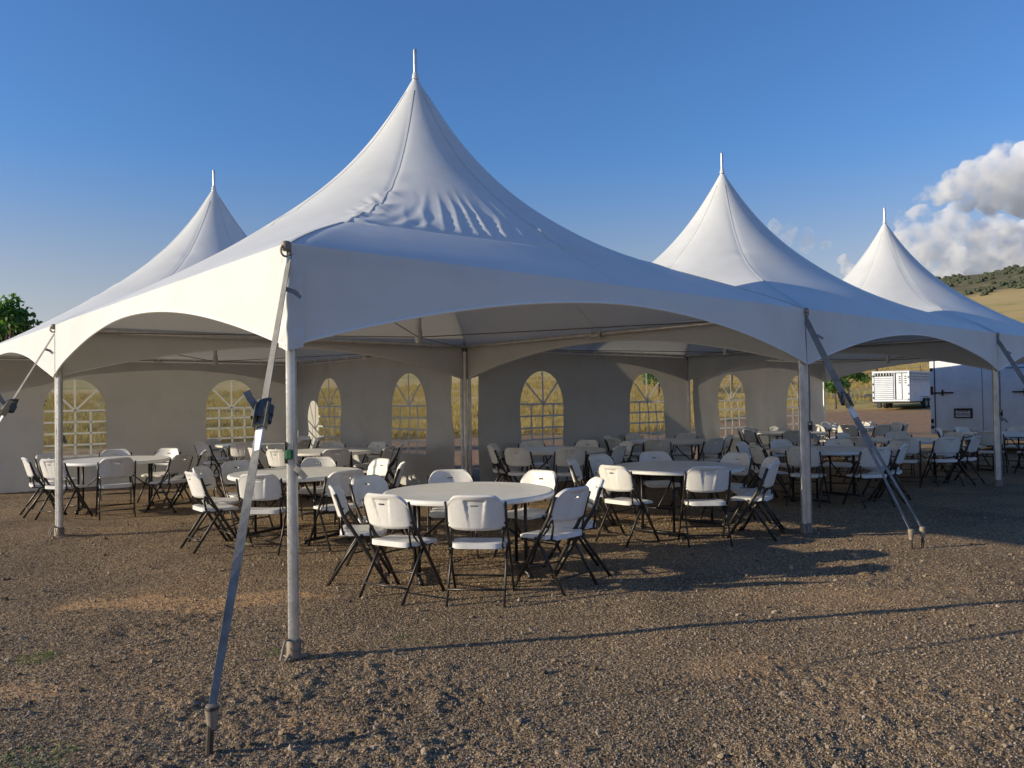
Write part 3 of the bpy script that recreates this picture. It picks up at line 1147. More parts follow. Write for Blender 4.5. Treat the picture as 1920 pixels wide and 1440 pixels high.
# ------------------------------------------------------------------ folding chairs
def chair_meshes():
    P = {}
    # backrest shell (chair faces +y)
    cols = sorted(set(list(np.round(np.linspace(-1, 1, 49), 4)) + [-0.135, 0.135]))
    rows = sorted(set(list(np.round(np.linspace(0, 1, 21), 4)) + [0.675, 0.725, 0.835, 0.865]))
    nc, nr = len(cols), len(rows)
    Z0, Z1 = 0.565, 0.835
    TILT = 0.30

    def outline(s):
        a = abs(s)
        top = Z1 - 0.105 * max(0, (a - 0.45) / 0.55) ** 3.2
        bot = Z0 + 0.012 * (1 - a * a) * 0 - 0.012 * (1 - a ** 2) + 0.02 * max(0, (a - .8) / .2) ** 2
        return bot, top

    def surf(s, q, back):
        b, t = outline(s)
        z = b + (t - b) * q
        x = s * (0.222 + 0.006 * q)
        yc = -0.115 - (z - 0.56) * TILT - 0.055 * (1 - s * s)          # bows backwards in the middle
        rim = min(1.0, (1 - abs(s)) / 0.10, (1 - q) / 0.12 + 0.15, q / 0.08 + 0.3)
        th = 0.016 + 0.016 * math.sqrt(max(0, rim))
        if q > 0.86:
            th += 0.012 * sstep(q, 0.86, 0.97)
        y = yc + th / 2
        if back:
            y = yc - th / 2
            wv = 0.37 - 0.17 * (1 - q)
            ins = sstep(wv - abs(s), -0.02, 0.02) * (1 - sstep(q, 0.83, 0.87))
            y += 0.016 * ins * (0.05 + 0.95 * q ** 1.2)
        else:
            y += 0.006 * sstep(0.5 - abs(q - .5), 0.2, 0.5)
        if q >= 0.999 or q <= 0.001:
            y = yc
        return (x, float(y), z)
    mb = MB()
    vs = [surf(s, q, False) for s in cols for q in rows] + [surf(s, q, True) for s in cols for q in rows]
    off = nc * nr
    fs = []
    hole = lambda i, j: (cols[i] >= -0.136 and cols[i + 1] <= 0.136 and rows[j] >= 0.674 and rows[j + 1] <= 0.726)
    for i in range(nc - 1):
        for j in range(nr - 1):
            a = i * nr + j
            if hole(i, j):
                continue
            fs.append((a, a + 1, a + nr + 1, a + nr))
            fs.append((off + a, off + a + nr, off + a + nr + 1, off + a + 1))
    # rim
    for i in range(nc - 1):
        for j in (0, nr - 1):
            a = i * nr + j
            fs.append((a, a + nr, off + a + nr, off + a) if j == 0 else (a, off + a, off + a + nr, a + nr))
    for j in range(nr - 1):
        for i in (0, nc - 1):
            a = i * nr + j
            fs.append((a, off + a, off + a + 1, a + 1) if i == 0 else (a, a + 1, off + a + 1, off + a))
    # slot walls
    ci = [i for i in range(nc) if -0.136 <= cols[i] <= 0.136]
    rj = [j for j in range(nr) if 0.674 <= rows[j] <= 0.726]
    for i in ci[:-1]:
        for j in (rj[0], rj[-1]):
            a = i * nr + j
            fs.append((a, off + a, off + a + nr, a + nr))
    for j in range(rj[0], rj[-1]):
        for i in (ci[0], ci[-1]):
            a = i * nr + j
            fs.append((a, a + 1, off + a + 1, off + a))
    mb.add(vs, fs)
    P['backrest'] = mb.mesh('backrest', M['plastic'], True, 50)

    # seat
    ns = 22
    vs, fs = [], []

    def seat_pt(s, q, top):
        # s,q in -1..1 ; squircle outline
        w = 0.215 + 0.008 * q
        k = (abs(s) ** 6 + abs(q) ** 6) ** (1 / 6) / max(abs(s), abs(q), 1e-6) if (s or q) else 1
        x = s / k * w
        y = 0.035 + q / k * 0.198
        e = max(abs(s), abs(q))
        edge = sstep(e, 0.82, 1.0)
        z = 0.452 + 0.012 * sstep(-q, 0.2, 1.0) - 0.012 * sstep(q, 0.45, 1.0) - 0.013 * (1 - abs(s) ** 2) * (1 - sstep(abs(q), 0.6, 1.0))
        if top:
            z -= 0.010 * edge
        else:
            z = 0.404 + 0.010 * edge - 0.006 * sstep(q, 0.45, 1.0)
        return (x, y, float(z))
    for top in (True, False):
        for i in range(ns + 1):
            for j in range(ns + 1):
                vs.append(seat_pt(i / ns * 2 - 1, j / ns * 2 - 1, top))
    o2 = (ns + 1) ** 2
    for i in range(ns):
        for j in range(ns):
            a = i * (ns + 1) + j
            fs.append((a, a + ns + 1, a + ns + 2, a + 1))
            fs.append((o2 + a, o2 + a + 1, o2 + a + ns + 2, o2 + a + ns + 1))
    per = [(i, 0) for i in range(ns)] + [(ns, j) for j in range(ns)] + [(i, ns) for i in range(ns, 0, -1)] + [(0, j) for j in range(ns, 0, -1)]
    idx = [i * (ns + 1) + j for i, j in per]
    for k in range(len(idx)):
        a, b = idx[k], idx[(k + 1) % len(idx)]
        fs.append((a, o2 + a, o2 + b, b))
    P['seat'] = MB().add(vs, fs).mesh('seat', M['plastic'], True, 50)
    # frame
    for sx, nm in ((-1, 'l'), (1, 'r')):
        P['front_leg_' + nm] = MB().tube([(0.232 * sx, -0.190, 0.775), (0.234 * sx, -0.125, 0.60), (0.236 * sx, -0.04, 0.46), (0.238 * sx, 0.10, 0.235), (0.240 * sx, 0.250, -0.004)],
                                         0.0165, 8, 0.62, up=(1, 0, 0)).mesh('front_leg', M['bronze'])
        P['rear_leg_' + nm] = MB().tube([(0.217 * sx, 0.035, 0.425), (0.217 * sx, -0.04, 0.33), (0.219 * sx, -0.265, -0.004)],
                                        0.0145, 8, 0.68, up=(1, 0, 0)).mesh('rear_leg', M['bronze'])
        P['hinge_' + nm] = (MB().tube([(0.20 * sx, -0.125, 0.425), (0.20 * sx, -0.145, 0.53), (0.205 * sx, -0.135, 0.60)], 0.011, 6, 0.5, up=(1, 0, 0))
                            .tube([(0.20 * sx, -0.02, 0.425), (0.20 * sx, -0.09, 0.50), (0.205 * sx, -0.135, 0.59)], 0.009, 6, 0.5, up=(1, 0, 0))
                            .tube([(0.20 * sx, -0.16, 0.416), (0.20 * sx, 0.16, 0.410)], 0.010, 6)).mesh('hinge', M['bronze'])
    P['front_bar'] = MB().tube([(-0.237, 0.155, 0.145), (0.237, 0.155, 0.145)], 0.0085, 8).mesh('front_bar', M['bronze'])
    P['rear_bar'] = MB().tube([(-0.217, -0.205, 0.115), (0.217, -0.205, 0.115)], 0.0085, 8).mesh('rear_bar', M['bronze'])
    P['back_bar'] = MB().tube([(-0.232, -0.137, 0.612), (-0.12, -0.158, 0.606), (0, -0.165, 0.604), (0.12, -0.158, 0.606), (0.232, -0.137, 0.612)], 0.009, 8).mesh('back_bar', M['bronze'])
    return P


CH = chair_meshes()


def make_chair(x, y, rz, label):
    root = empty('folding_chair', (x, y, 0), rz)
    tag(root, label, 'chair', 'white folding chairs around the tables')
    for k, me in CH.items():
        o = bpy.data.objects.new(k.rsplit('_', 1)[0] if k[-2:] in ('_l', '_r') else k, me)
        col.objects.link(o)
        o.parent = root
    return root


# ------------------------------------------------------------------ round tables
def table_meshes():
    P = {}
    prof = [(0.70, 0.700), (0.752, 0.698), (0.762, 0.704), (0.765, 0.715), (0.764, 0.730), (0.757, 0.740), (0.742, 0.7445), (0.728, 0.7435), (0.72, 0.7425), (0.45, 0.743), (0.2, 0.743), (0.01, 0.743)]
    P['table_top'] = MB().lathe(prof, 96).mesh('table_top', M['tabletop'], True, 40)
    for sx, nm in ((-1, 'l'), (1, 'r')):
        mb = MB()
        for sy in (-1, 1):
            mb.tube([(0.47 * sx, 0.20 * sy, 0.70), (0.47 * sx, 0.20 * sy, 0.045)], 0.0155, 10)
        mb.tube([(0.47 * sx, -0.36, 0.035), (0.47 * sx, 0.36, 0.035)], 0.018, 10)
        for sy in (-1, 1):
            mb.lathe([(0.022, -0.004), (0.024, 0.02), (0.018, 0.05)], 10, (0.47 * sx, 0.35 * sy, 0))
        mb.tube([(0.47 * sx, -0.20, 0.30), (0.47 * sx, 0.20, 0.30)], 0.011, 8)
        P['leg_frame_' + nm] = mb.mesh('leg_frame', M['blacksteel'])
        P['brace_' + nm] = (MB().tube([(0.47 * sx, 0, 0.30), (0.20 * sx, 0, 0.52), (0.06 * sx, 0, 0.70)], 0.010, 8)).mesh('brace', M['blacksteel'])
    P['apron_rail'] = (MB().tube([(-0.66, -0.21, 0.692), (0.66, -0.21, 0.692)], 0.013, 8).tube([(-0.66, 0.21, 0.692), (0.66, 0.21, 0.692)], 0.013, 8)
                       .tube([(-0.47, -0.24, 0.69), (-0.47, 0.24, 0.69)], 0.013, 8).tube([(0.47, -0.24, 0.69), (0.47, 0.24, 0.69)], 0.013, 8)).mesh('apron_rail', M['blacksteel'])
    return P


TM = table_meshes()
TABLES = [
    (-0.40, 7.12, [-169, -122, -84, -38, 5, 53, 88, 140], 12, 'the table nearest the camera'),
    (1.93, 9.35, [-167, -123, -83, -33, 18, 65, 101, 141], 50, "the second nearest table"),
    (-2.52, 9.25, [-140, -101, -65, -20, 27, 78, 114, 165], -30, "the third nearest table"),
    (-5.95, 11.9, [-179, -129, -85, -46, 0, 46, 85, 139], 20, 'the leftmost table'),
    (-3.10, 13.3, [-130, -85, -43, 6, 53, 89, 129, 176], 75, "the angled sidewall's table"),
    (0.72, 12.75, [-154, -106, -70, -34, 10, 52, 108, 153], -10, "the inner legs' table"),
    (4.65, 11.9, [-146, -99, -56, -14, 36, 78, 114, 168], 35, "the middle front leg's table"),
    (2.95, 14.85, [-141, -93, -57, -12, 42, 98, 165], 5, "the dark sidewall corner's table"),
    (6.10, 17.4, [-165, -124, -88, -52, 2, 159], 60, "the farthest sidewall's table"),
    (6.95, 14.1, [-174, -113, -40, 0, 38, 73, 138], -25, "the right opening's table"),
    (9.75, 15.7, [-135, -91, -56, -15, 26, 168], 10, "the cargo trailer's table"),
    (-5.15, 15.9, [-131, -58, -12, 46, 86, 125], 40, "the far left corner's table"),
    (8.45, 19.8, [-150, -40, -4, 37, 82, 118, 162], 0, "the farthest table"),
]
TLAB = ['round white folding table nearest the camera', 'round white folding table right of the nearest one, partly sunlit',
        'round white folding table left behind the nearest one', 'leftmost round white folding table, behind the left tent leg',
        'round white folding table in front of the angled sidewall', 'shaded round white folding table just right of the inner legs',
        'round white folding table behind the middle front tent leg', 'round white folding table near the dark sidewall corner',
        'round white folding table below the farthest sidewall', 'round white folding table before the opening at the right',
        'round white folding table in front of the cargo trailer', 'round white folding table in the far left tent corner',
        'farthest round white folding table, towards the young trees']
YAW = {(0, 4): R(-6), (0, 3): R(-32), (1, 4): R(-2)}
SECT = ['near', 'near right', 'right', 'far right', 'far', 'far left', 'left', 'near left']
for ti, (tx, ty, angs, trot, phrase) in enumerate(TABLES):
    root = empty('folding_table', (tx, ty, 0), R(trot))
    tag(root, TLAB[ti], 'table', 'round folding tables')
    for k, me in TM.items():
        o = bpy.data.objects.new(k.rsplit('_', 1)[0] if k[-2:] in ('_l', '_r') else k, me)
        col.objects.link(o)
        o.parent = root
    vd = math.atan2(ty, tx)
    n = len(angs)
    # name the side each chair stands on, one name per chair, keeping their order round the table
    best = None
    from itertools import combinations
    order = sorted(range(n), key=lambda q: angs[q] % 360)
    for comb in combinations(range(8), n):
        for sh in range(n):
            cost = 0
            for q in range(n):
                s = comb[(q + sh) % n]
                dd = (angs[order[q]] - s * 45 + 180) % 360 - 180
                cost += dd * dd
            if best is None or cost < best[0]:
                best = (cost, {order[q]: comb[(q + sh) % n] for q in range(n)})
    for q, a in enumerate(angs):
        w = vd + math.pi + R(a)
        rr = 1.13 + random.uniform(-0.06, 0.09)
        # backrest sits about 0.2 behind the chair origin
        cx, cy = tx + (rr - 0.19) * math.cos(w), ty + (rr - 0.19) * math.sin(w)
        face = math.atan2(ty - cy, tx - cx) - math.pi / 2 + R(random.uniform(-10, 10))
        face = YAW.get((ti, q), face)
        make_chair(cx, cy, face, 'white folding chair on the %s side of %s' % (SECT[best[1][q]], phrase))


# ------------------------------------------------------------------ straps and stakes
def lerp(a, b, t):
    return Vector(a) + (Vector(b) - Vector(a)) * t


def make_stake(x, y, h, tilt, label, r=0.013):
    root = empty('ground_stake', (x, y, 0))
    tag(root, label, 'stake', 'steel stakes holding the straps')
    top = Vector((tilt[0] * h, tilt[1] * h, h))
    MB().tube([top * -0.6, top], r, 10).build('shaft', M['rust'], root)
    MB().tube([top - top.normalized() * 0.004, top + top.normalized() * 0.012], r * 1.75, 12).build('head', M['rust'], root)
    return Vector((x, y, 0)) + top


def make_strap(top, ends, label, split, seed, knot_size=1.0, wtop=0.05, tail=True):
    """webbing strap from a tent corner to one or two stakes with a ratchet and wrapped bundle"""
    top = Vector(top)
    root = empty('ratchet_strap', top)
    tag(root, label, 'strap', 'ratchet straps on the tent corners')
    mid = lerp(top, ends[0], split)
    ax = (mid - top).normalized()
    side0 = Vector((0.8, -0.6, 0))
    side1 = Vector((0.82, -0.5, 0))
    n = 18
    pts = [lerp(top, mid, q / n) for q in range(n + 1)]
    sides = [(side0.lerp(side1, q / n)) for q in range(n + 1)]
    loc = lambda P: [p - top for p in P]
    MB().ribbon(loc(pts), [wtop * (0.8 + 0.2 * q / n) for q in range(n + 1)], sides, 0.004).build('webbing', M['webbing'], root, False)
    for e in ends:
        e = Vector(e)
        pts = [lerp(mid, e, q / n) for q in range(n + 1)]
        sides = [side1.lerp(Vector((0.85, 0.5, 0)), min(1.0, q / n * 1.4)) for q in range(n + 1)]
        MB().ribbon(loc(pts), [(0.047 if len(ends) == 1 else 0.042) * (1 - 0.28 * (q / n) ** 2) for q in range(n + 1)], sides, 0.004).build('webbing', M['webbing'], root, False)
        # loop round the stake
        MB().lathe([(0.019, -0.085), (0.030, -0.005), (0.027, 0.018), (0.015, 0.022)], 14, tuple(e - top)).build('stake_loop', M['dirtysteel'], root)
        tg = lerp(mid, e, 0.06)
        tg2 = lerp(mid, e, 0.15)
        MB().ribbon(loc([tg, tg2]), 0.051, side1, 0.009).build('care_label', M['tag'], root, False)
    # ratchet
    k = knot_size
    rot = ax.to_track_quat('Z', 'Y').to_matrix()
    mb = MB()
    m0 = mid - top
    for s in (-1, 1):
        mb.cbox(m0 + rot @ Vector((0.034 * s * k, 0.012, 0.02)), (0.006, 0.055 * k, 0.16 * k), 0.002, rot)
    for z in (-0.05, 0.01, 0.08):
        mb.tube([m0 + rot @ Vector((-0.036 * k, 0.01, z * k)), m0 + rot @ Vector((0.036 * k, 0.01, z * k))], 0.009 * k, 8)
    mb.build('ratchet', M['zinc'], root, True, 30)
    # wrapped bundle of spare webbing
    mb = MB()
    rr = random.Random(seed)
    for q in range(5):
        cpt = m0 + rot @ Vector((rr.uniform(-.008, .008), -0.01, (-0.06 + q * 0.018) * k))
        u_ = Vector((1, 0.1, rr.uniform(-.5, .5))).normalized()
        w_ = ax.cross(u_).normalized()
        pts = []
        for s in range(15):
            a = 2 * math.pi * s / 14
            pts.append(cpt + u_ * math.cos(a) * (0.040 + .005 * q % 3) * k + w_ * math.sin(a) * 0.034 * k + ax * (0.012 * math.sin(a * 1 + q)))
        mb.ribbon(pts, 0.055 * k, [ax] * 15, 0.004)
    mb.build('strap_bundle', M['webdark'], root, True, 40)
    if tail:
        mb = MB()
        st = m0 + Vector((-0.035 * k, 0, 0.03))
        mb.ribbon([st, st + Vector((-0.03, -0.01, 0.05)) * k, st + Vector((-0.05, -0.02, 0.095)) * k], 0.045, [Vector((0.7, 0.7, 0.2))] * 3, 0.004)
        mb.build('webbing_tail', M['webbing'], root, False)
    # free end under the corner hook
    mb = MB()
    a0 = ax * 0.25
    mb.ribbon([a0, a0 + Vector((0.06, 0, -0.02)), a0 + Vector((0.105, -0.01, -0.055))], 0.028, [Vector((0.3, 0.3, 1))] * 3, 0.003)
    mb.build('webbing_end', M['webbing'], root, False)
    return root


def hook(i, j, du, dv):
    p = tp(i, j, 2.45)
    return p + UD * du + VD * dv


s0 = make_stake(-1.376, 3.57, 0.185, (0.05, 0.06), 'black steel stake in the gravel at the lower left', 0.017)
make_strap(hook(0, 0, 0.02, -0.0), [s0], 'long grey ratchet strap running from the nearest tent corner', 0.42, 1, 0.95)
s1 = make_stake(3.93, 7.88, 0.19, (0.0, 0.02), 'left stake of the pair right of the middle leg')
s2 = make_stake(4.05, 7.90, 0.21, (0.03, 0.02), 'right stake of the pair right of the middle leg')
make_strap(hook(1, 0, 0.0, 0.02), [s1, s2], 'double grey strap slanting from the middle front leg to two stakes', 0.42, 2, 1.0, 0.075)
s3 = make_stake(-6.35, 8.65, 0.2, (0.0, 0.0), 'steel stake beyond the left edge holding the leftmost strap')
make_strap(hook(0, 1, 0.02, 0.0), [s3], 'grey ratchet strap slanting down at the left edge', 0.40, 3, 1.2)
s4 = make_stake(8.75, 12.07, 0.2, (0.0, 0.0), 'steel stake beyond the right edge holding the rightmost strap')
make_strap(hook(2, 0, 0.0, 0.02), [s4], 'grey ratchet strap slanting down at the right edge', 0.45, 4, 1.0, 0.075)


# vertical lashing straps beside the outer legs
def leg_lash(i, j, du, dv, zr, label, seed, big=1.0):
    p = tp(i, j) + UD * du + VD * dv
    root = empty('lashing_strap', p)
    tag(root, label, 'strap', 'straps lashed along the tent legs')
    MB().ribbon([(0, 0, 1.93), (0.004, 0, 1.6), (0.0, 0, zr + 0.05)], 0.026, (1, 0.1, 0), 0.012).build('webbing', M['webbing'], root, False)
    MB().ribbon([(0, 0, zr - 0.06), (-0.006, 0, 0.7), (0.0, 0, 0.10)], 0.026, (1, 0.1, 0), 0.010).build('webbing', M['webbing'], root, False)
    mb = MB()
    for s in (-1, 1):
        mb.cbox((0.024 * s * big, -0.012, zr), (0.005, 0.045, 0.12 * big), 0.002)
    for z in (-0.04, 0.0, 0.045):
        mb.tube([(-0.026 * big, -0.012, zr + z), (0.026 * big, -0.012, zr + z)], 0.010, 8)
    mb.build('ratchet', M['zinc'], root, True, 30)
    MB().cbox((0, -0.034, zr - 0.01), (0.035 * big, 0.02, 0.06), 0.006).build('handle', M['blacksteel'] if seed else M['greenplastic'], root)
    mb = MB()
    rr = random.Random(seed + 40)
    for q in range(3):
        z = zr - 0.09 - q * 0.016
        mb.ribbon([(0.03 * math.cos(a) + 0.02, 0.03 * math.sin(a) + 0.025, z + rr.uniform(-.01, .01)) for a in np.linspace(0, 6.28, 11)], 0.03, [Vector((0, 0, 1))] * 11, 0.004)
    mb.ribbon([(0.03, -0.02, zr - 0.09), (0.06, -0.03, zr - 0.11), (0.10, -0.03, zr - 0.155)], 0.035, [Vector((0.3, 0, 1))] * 3, 0.004)
    mb.build('wrapped_end', M['webbing'], root, False)
    MB().tube([(0, 0, 0.10), (0.0, -0.02, 0.05), (-0.03, -0.05, 0.0)], 0.008, 8).build('anchor_hook', M['dirtysteel'], root)


leg_lash(0, 0, 0.035, -0.005 + 0.05, 1.25, 'strap lashed along the nearest tent leg with a green ratchet', 0, 1.1)
leg_lash(0, 1, 0.06, 0.03, 1.27, 'strap lashed along the left tent leg', 1)
leg_lash(1, 0, 0.07, 0.02, 1.20, 'strap lashed along the middle front tent leg', 2)
leg_lash(2, 0, 0.08, 0.01, 1.21, 'strap lashed along the right tent leg', 3)


# ------------------------------------------------------------------ cargo trailer
def text_obj(body, size, mat, parent, mat4, name='lettering'):
    cu = bpy.data.curves.new(name, 'FONT')
    cu.body = body
    cu.size = size
    cu.extrude = 0.002
    cu.align_x = 'CENTER'
    cu.align_y = 'CENTER'
    tmp = bpy.data.objects.new('tmp', cu)
    col.objects.link(tmp)
    dg = bpy.context.evaluated_depsgraph_get()
    me = bpy.data.meshes.new_from_object(tmp.evaluated_get(dg))
    bpy.data.objects.remove(tmp)
    me.materials.clear()
    me.materials.append(mat)
    o = bpy.data.objects.new(name, me)
    col.objects.link(o)
    o.parent = parent
    o.matrix_local = mat4
    return o


def cargo_trailer():
    # local: x across the rear (left to right), y forward into the trailer, z up
    root = empty('cargo_trailer', (11.05, 20.95, 0), math.atan2(-0.7508, 0.6606))
    tag(root, 'white enclosed cargo trailer parked behind the tables at the right edge', 'trailer')
    W, Lg, zb, zt = 2.5, 5.6, 0.48, 2.62
    MB().cbox((W / 2, Lg / 2 + 0.03, (zb + zt) / 2), (W, Lg, zt - zb), 0.03).build('body', M['twhite'], root, True, 30)
    MB().cbox((W / 2, Lg / 2, zt + 0.03), (W + 0.03, Lg + 0.06, 0.07), 0.02).build('roof_trim', M['alu'], root)
    mb = MB()
    mb.cbox((0.055, 0.0, (zb + zt) / 2), (0.11, 0.08, zt - zb), 0.012)
    mb.cbox((W - 0.055, 0.0, (zb + zt) / 2), (0.11, 0.08, zt - zb), 0.012)
    mb.cbox((W / 2, 0.0, zt - 0.05), (W - 0.22, 0.078, 0.10), 0.012)
    mb.cbox((W / 2, 0.0, zb + 0.04), (W - 0.22, 0.078, 0.08), 0.012)
    mb.build('rear_frame', M['twhite'], root, True, 30)
    for k in (0, 1):
        x0 = 0.135 + k * (W - 0.27) / 2 + 0.008 * k
        w = (W - 0.27) / 2 - 0.008
        d = MB().cbox((x0 + w / 2, -0.012, (zb + zt) / 2 - 0.005), (w, 0.05, zt - zb - 0.21), 0.008).build('rear_door', M['twhite'], root, True, 30)
        # rivet rows
        mb = MB()
        for fx in (0.28, 0.52, 0.76):
            for z in np.linspace(zb + 0.16, zt - 0.2, 15):
                mb.lathe([(0.009, 0.0), (0.008, 0.003), (0.004, 0.005)], 6, (0, 0, 0))
                nn = 18
                for q in range(len(mb.v) - nn, len(mb.v)):
                    p = mb.v[q]
                    mb.v[q] = (p[0] + x0 + w * fx, -0.037 - p[2], p[1] + z)
        mb.build('rivets', M['alu'], d)['kind'] = 'stuff'
        mb = MB()
        zz = 1.56
        hx = x0 + 0.02 if k == 0 else x0 + w - 0.02
        sg = 1 if k == 0 else -1
        mb.tube([(hx - 0.05 * sg, -0.055, zz), (hx + 0.42 * sg, -0.055, zz)], 0.018, 8)
        mb.cbox((hx + 0.16 * sg, -0.055, zz), (0.04, 0.03, 0.16), 0.006)
        mb.build('latch_bar', M['blacksteel'], d)
    MB().box((0.123, -0.020, (zb + zt) / 2), (0.022, 0.03, zt - zb - 0.1)).build('door_seal', M['black'], root, False)
    for z, h in ((2.17, 0.09), (1.62, 0.22), (0.82, 0.11), (0.66, 0.08)):
        MB().cbox((0.05, -0.046, z), (0.07, 0.024, h), 0.01).build('tail_light' if h > .2 else 'hinge', M['amberlens'] if z > 2 else (M['red'] if h > .2 else M['blacksteel']), root)
    # plate
    px, pz = 0.80, 1.03
    pl = MB().cbox((px, -0.05, pz), (0.44, 0.03, 0.25), 0.02).build('plate_holder', M['black'], root)
    MB().box((px, -0.068, pz - 0.015), (0.345, 0.008, 0.165)).build('plate', M['platewhite'], pl, False)
    MB().box((px, -0.0725, pz + 0.052), (0.26, 0.004, 0.022)).build('plate_band', M['platered'], pl, False)
    up = Matrix.Translation((px, -0.075, pz - 0.03)) @ Matrix.Rotation(math.pi / 2, 4, 'X')
    text_obj('V053MXA', 0.095, M['plateink'], pl, up)
    # lettering on the right hand door
    up = Matrix.Translation((2.02, -0.042, 2.28)) @ Matrix.Rotation(math.pi / 2, 4, 'X')
    text_obj('RU', 0.16, M['blue'], root, up)
    MB().box((2.05, -0.042, 2.15), (0.55, 0.006, 0.028)).build('stripe', M['blue'], root, False)
    # chassis and wheels
    MB().cbox((W / 2, Lg / 2, 0.42), (W - 0.3, Lg - 0.1, 0.12), 0.02).build('chassis', M['blacksteel'], root)
    for x in (0.12, W - 0.12):
        for y in (2.5, 3.35):
            wh = MB()
            prof = [(0.16, -0.1), (0.30, -0.11), (0.345, -0.085), (0.355, 0), (0.345, 0.085), (0.30, 0.11), (0.16, 0.1)]
            wh.lathe(prof, 28)
            wh.v = [(p[2] + x, p[0] + y, p[1] + 0.355) for p in wh.v]
            t = wh.build('wheel', M['black'], root)
            rm = MB().lathe([(0.17, -0.112), (0.16, 0), (0.17, 0.112)], 20)
            rm.v = [(p[2] + x, p[0] + y, p[1] + 0.355) for p in rm.v]
            rm.build('rim', M['alu'], t)
    MB().cbox((W / 2, -0.02, 0.36), (0.5, 0.05, 0.10), 0.01).build('bumper', M['blacksteel'], root)


cargo_trailer()


# ------------------------------------------------------------------ livestock trailer
def stock_trailer():
    # rear face faces the camera, side recedes to the right
    gx, gy = 24.3, 50.5
    root = empty('livestock_trailer', (22.55, 49.6, float(terrain(gx, gy)) - 0.02), R(-41))
    tag(root, 'white slatted livestock trailer parked by the field', 'trailer')
    W, Lg, zb, zt = 2.15, 6.5, 0.52, 2.38

    # rear wall: frame posts, planks, doors
    mb = MB()
    for x in (0.05, W - 0.05):
        mb.cbox((x, 0, (zb + zt) / 2), (0.10, 0.12, zt - zb), 0.01)
    mb.cbox((W / 2, 0, zt - 0.05), (W - 0.2, 0.118, 0.10), 0.01)
    mb.cbox((W / 2, 0, zb + 0.06), (W - 0.2, 0.118, 0.12), 0.01)
    mb.cbox((W * 0.60, 0, (zb + zt) / 2), (0.06, 0.116, zt - zb - 0.2), 0.01)
    mb.build('rear_frame', M['twhite'], root, True, 30)
    n = 12
    h = (zt - 0.30 - zb - 0.13) / n
    for k in range(n):
        MB().cbox((0.1 + (W * 0.57 - 0.1) / 2, -0.01, zb + 0.13 + h * (k + .5)), (W * 0.57 - 0.11, 0.03, h * 0.86), 0.008).build('plank', M['twhite'], root, True, 30)
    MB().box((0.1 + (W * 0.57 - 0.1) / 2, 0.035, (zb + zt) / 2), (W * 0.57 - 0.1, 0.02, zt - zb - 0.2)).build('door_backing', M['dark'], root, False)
    for k in range(7):
        MB().cbox((0.16 + k * 0.165, -0.005, zt - 0.18), (0.045, 0.03, 0.16), 0.006).build('vent_bar', M['twhite'], root, True, 30)
    for k in range(2):
        x = W * 0.63 + 0.19 + k * 0.36
        d = MB().cbox((x, -0.012, (zb + zt) / 2), (0.32, 0.04, zt - zb - 0.26), 0.01).build('door_panel', M['twhite'], root, True, 30)
        for q in range(4):
            MB().cbox((x + (0.05 if k == 0 else 0.02), -0.034, zt - 0.33 - q * 0.13), (0.11, 0.006, 0.055), 0.003).build('vent_slot', M['dark'], d, False)
    for z in (2.1, 1.6, 1.1, 0.75):
        MB().cbox((0.05, -0.07, z), (0.06, 0.03, 0.12), 0.006).build('hinge', M['blacksteel'], root)
        MB().cbox((W - 0.06, -0.07, z - .1), (0.06, 0.03, 0.10), 0.006).build('hinge', M['blacksteel'], root)
    # long sides: posts, lower panel, rows of slots
    for x, sg in ((W, 1), (0.0, -1)):
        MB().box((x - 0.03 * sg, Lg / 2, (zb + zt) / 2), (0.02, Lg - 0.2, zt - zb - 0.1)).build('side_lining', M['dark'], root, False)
        MB().cbox((x, Lg / 2 + 0.05, zt - 0.04), (0.07, Lg - 0.1, 0.08), 0.01).build('top_rail', M['twhite'], root)
        MB().cbox((x, Lg / 2 + 0.05, zb + 0.05), (0.07, Lg - 0.1, 0.12), 0.01).build('bottom_rail', M['twhite'], root)
        for z in (zt - 0.24, zt - 0.42, zt - 0.60):
            MB().cbox((x + 0.002 * sg, Lg / 2 + 0.05, z), (0.04, Lg - 0.12, 0.065), 0.008).build('slat', M['twhite'], root)
        MB().cbox((x, Lg / 2 + 0.05, (zb + 0.1 + zt - 0.66) / 2), (0.036, Lg - 0.12, zt - 0.66 - zb - 0.1), 0.006).build('side_panel', M['twhite'], root)
        for k in range(22):
            MB().cbox((x + 0.02 * sg, 0.2 + k * (Lg - 0.3) / 21, (zb + zt) / 2), (0.045, 0.07, zt - zb - 0.14), 0.01).build('rib', M['twhite'], root)
        for y in (3.0, 3.85):
            wh = MB().lathe([(0.16, -0.1), (0.30, -0.11), (0.345, -0.085), (0.355, 0), (0.345, 0.085), (0.30, 0.11), (0.16, 0.1)], 24)
            wh.v = [(p[2] + x - 0.12 * sg + 0.2 * sg, p[0] + y, p[1] + 0.355) for p in wh.v]
            t = wh.build('wheel', M['black'], root)
            rm = MB().lathe([(0.17, -0.112), (0.16, 0), (0.17, 0.112)], 18)
            rm.v = [(p[2] + x + 0.08 * sg, p[0] + y, p[1] + 0.355) for p in rm.v]
            rm.build('rim', M['alu'], t)
        MB().cbox((x + 0.09 * sg, 3.42, 0.83), (0.22, 1.9, 0.05), 0.02).build('fender', M['twhite'], root)
    MB().cbox((W / 2, Lg / 2, zb - 0.05), (W - 0.1, Lg, 0.10), 0.01).build('floor_pan', M['blacksteel'], root)
    MB().cbox((W / 2, Lg / 2, zt + 0.012), (W + 0.06, Lg + 0.1, 0.03), 0.01).build('roof', M['twhite'], root)
    MB().cbox((W / 2, Lg, (zb + zt) / 2), (W - 0.06, 0.05, zt - zb - 0.1), 0.01).build('front_wall', M['twhite'], root)
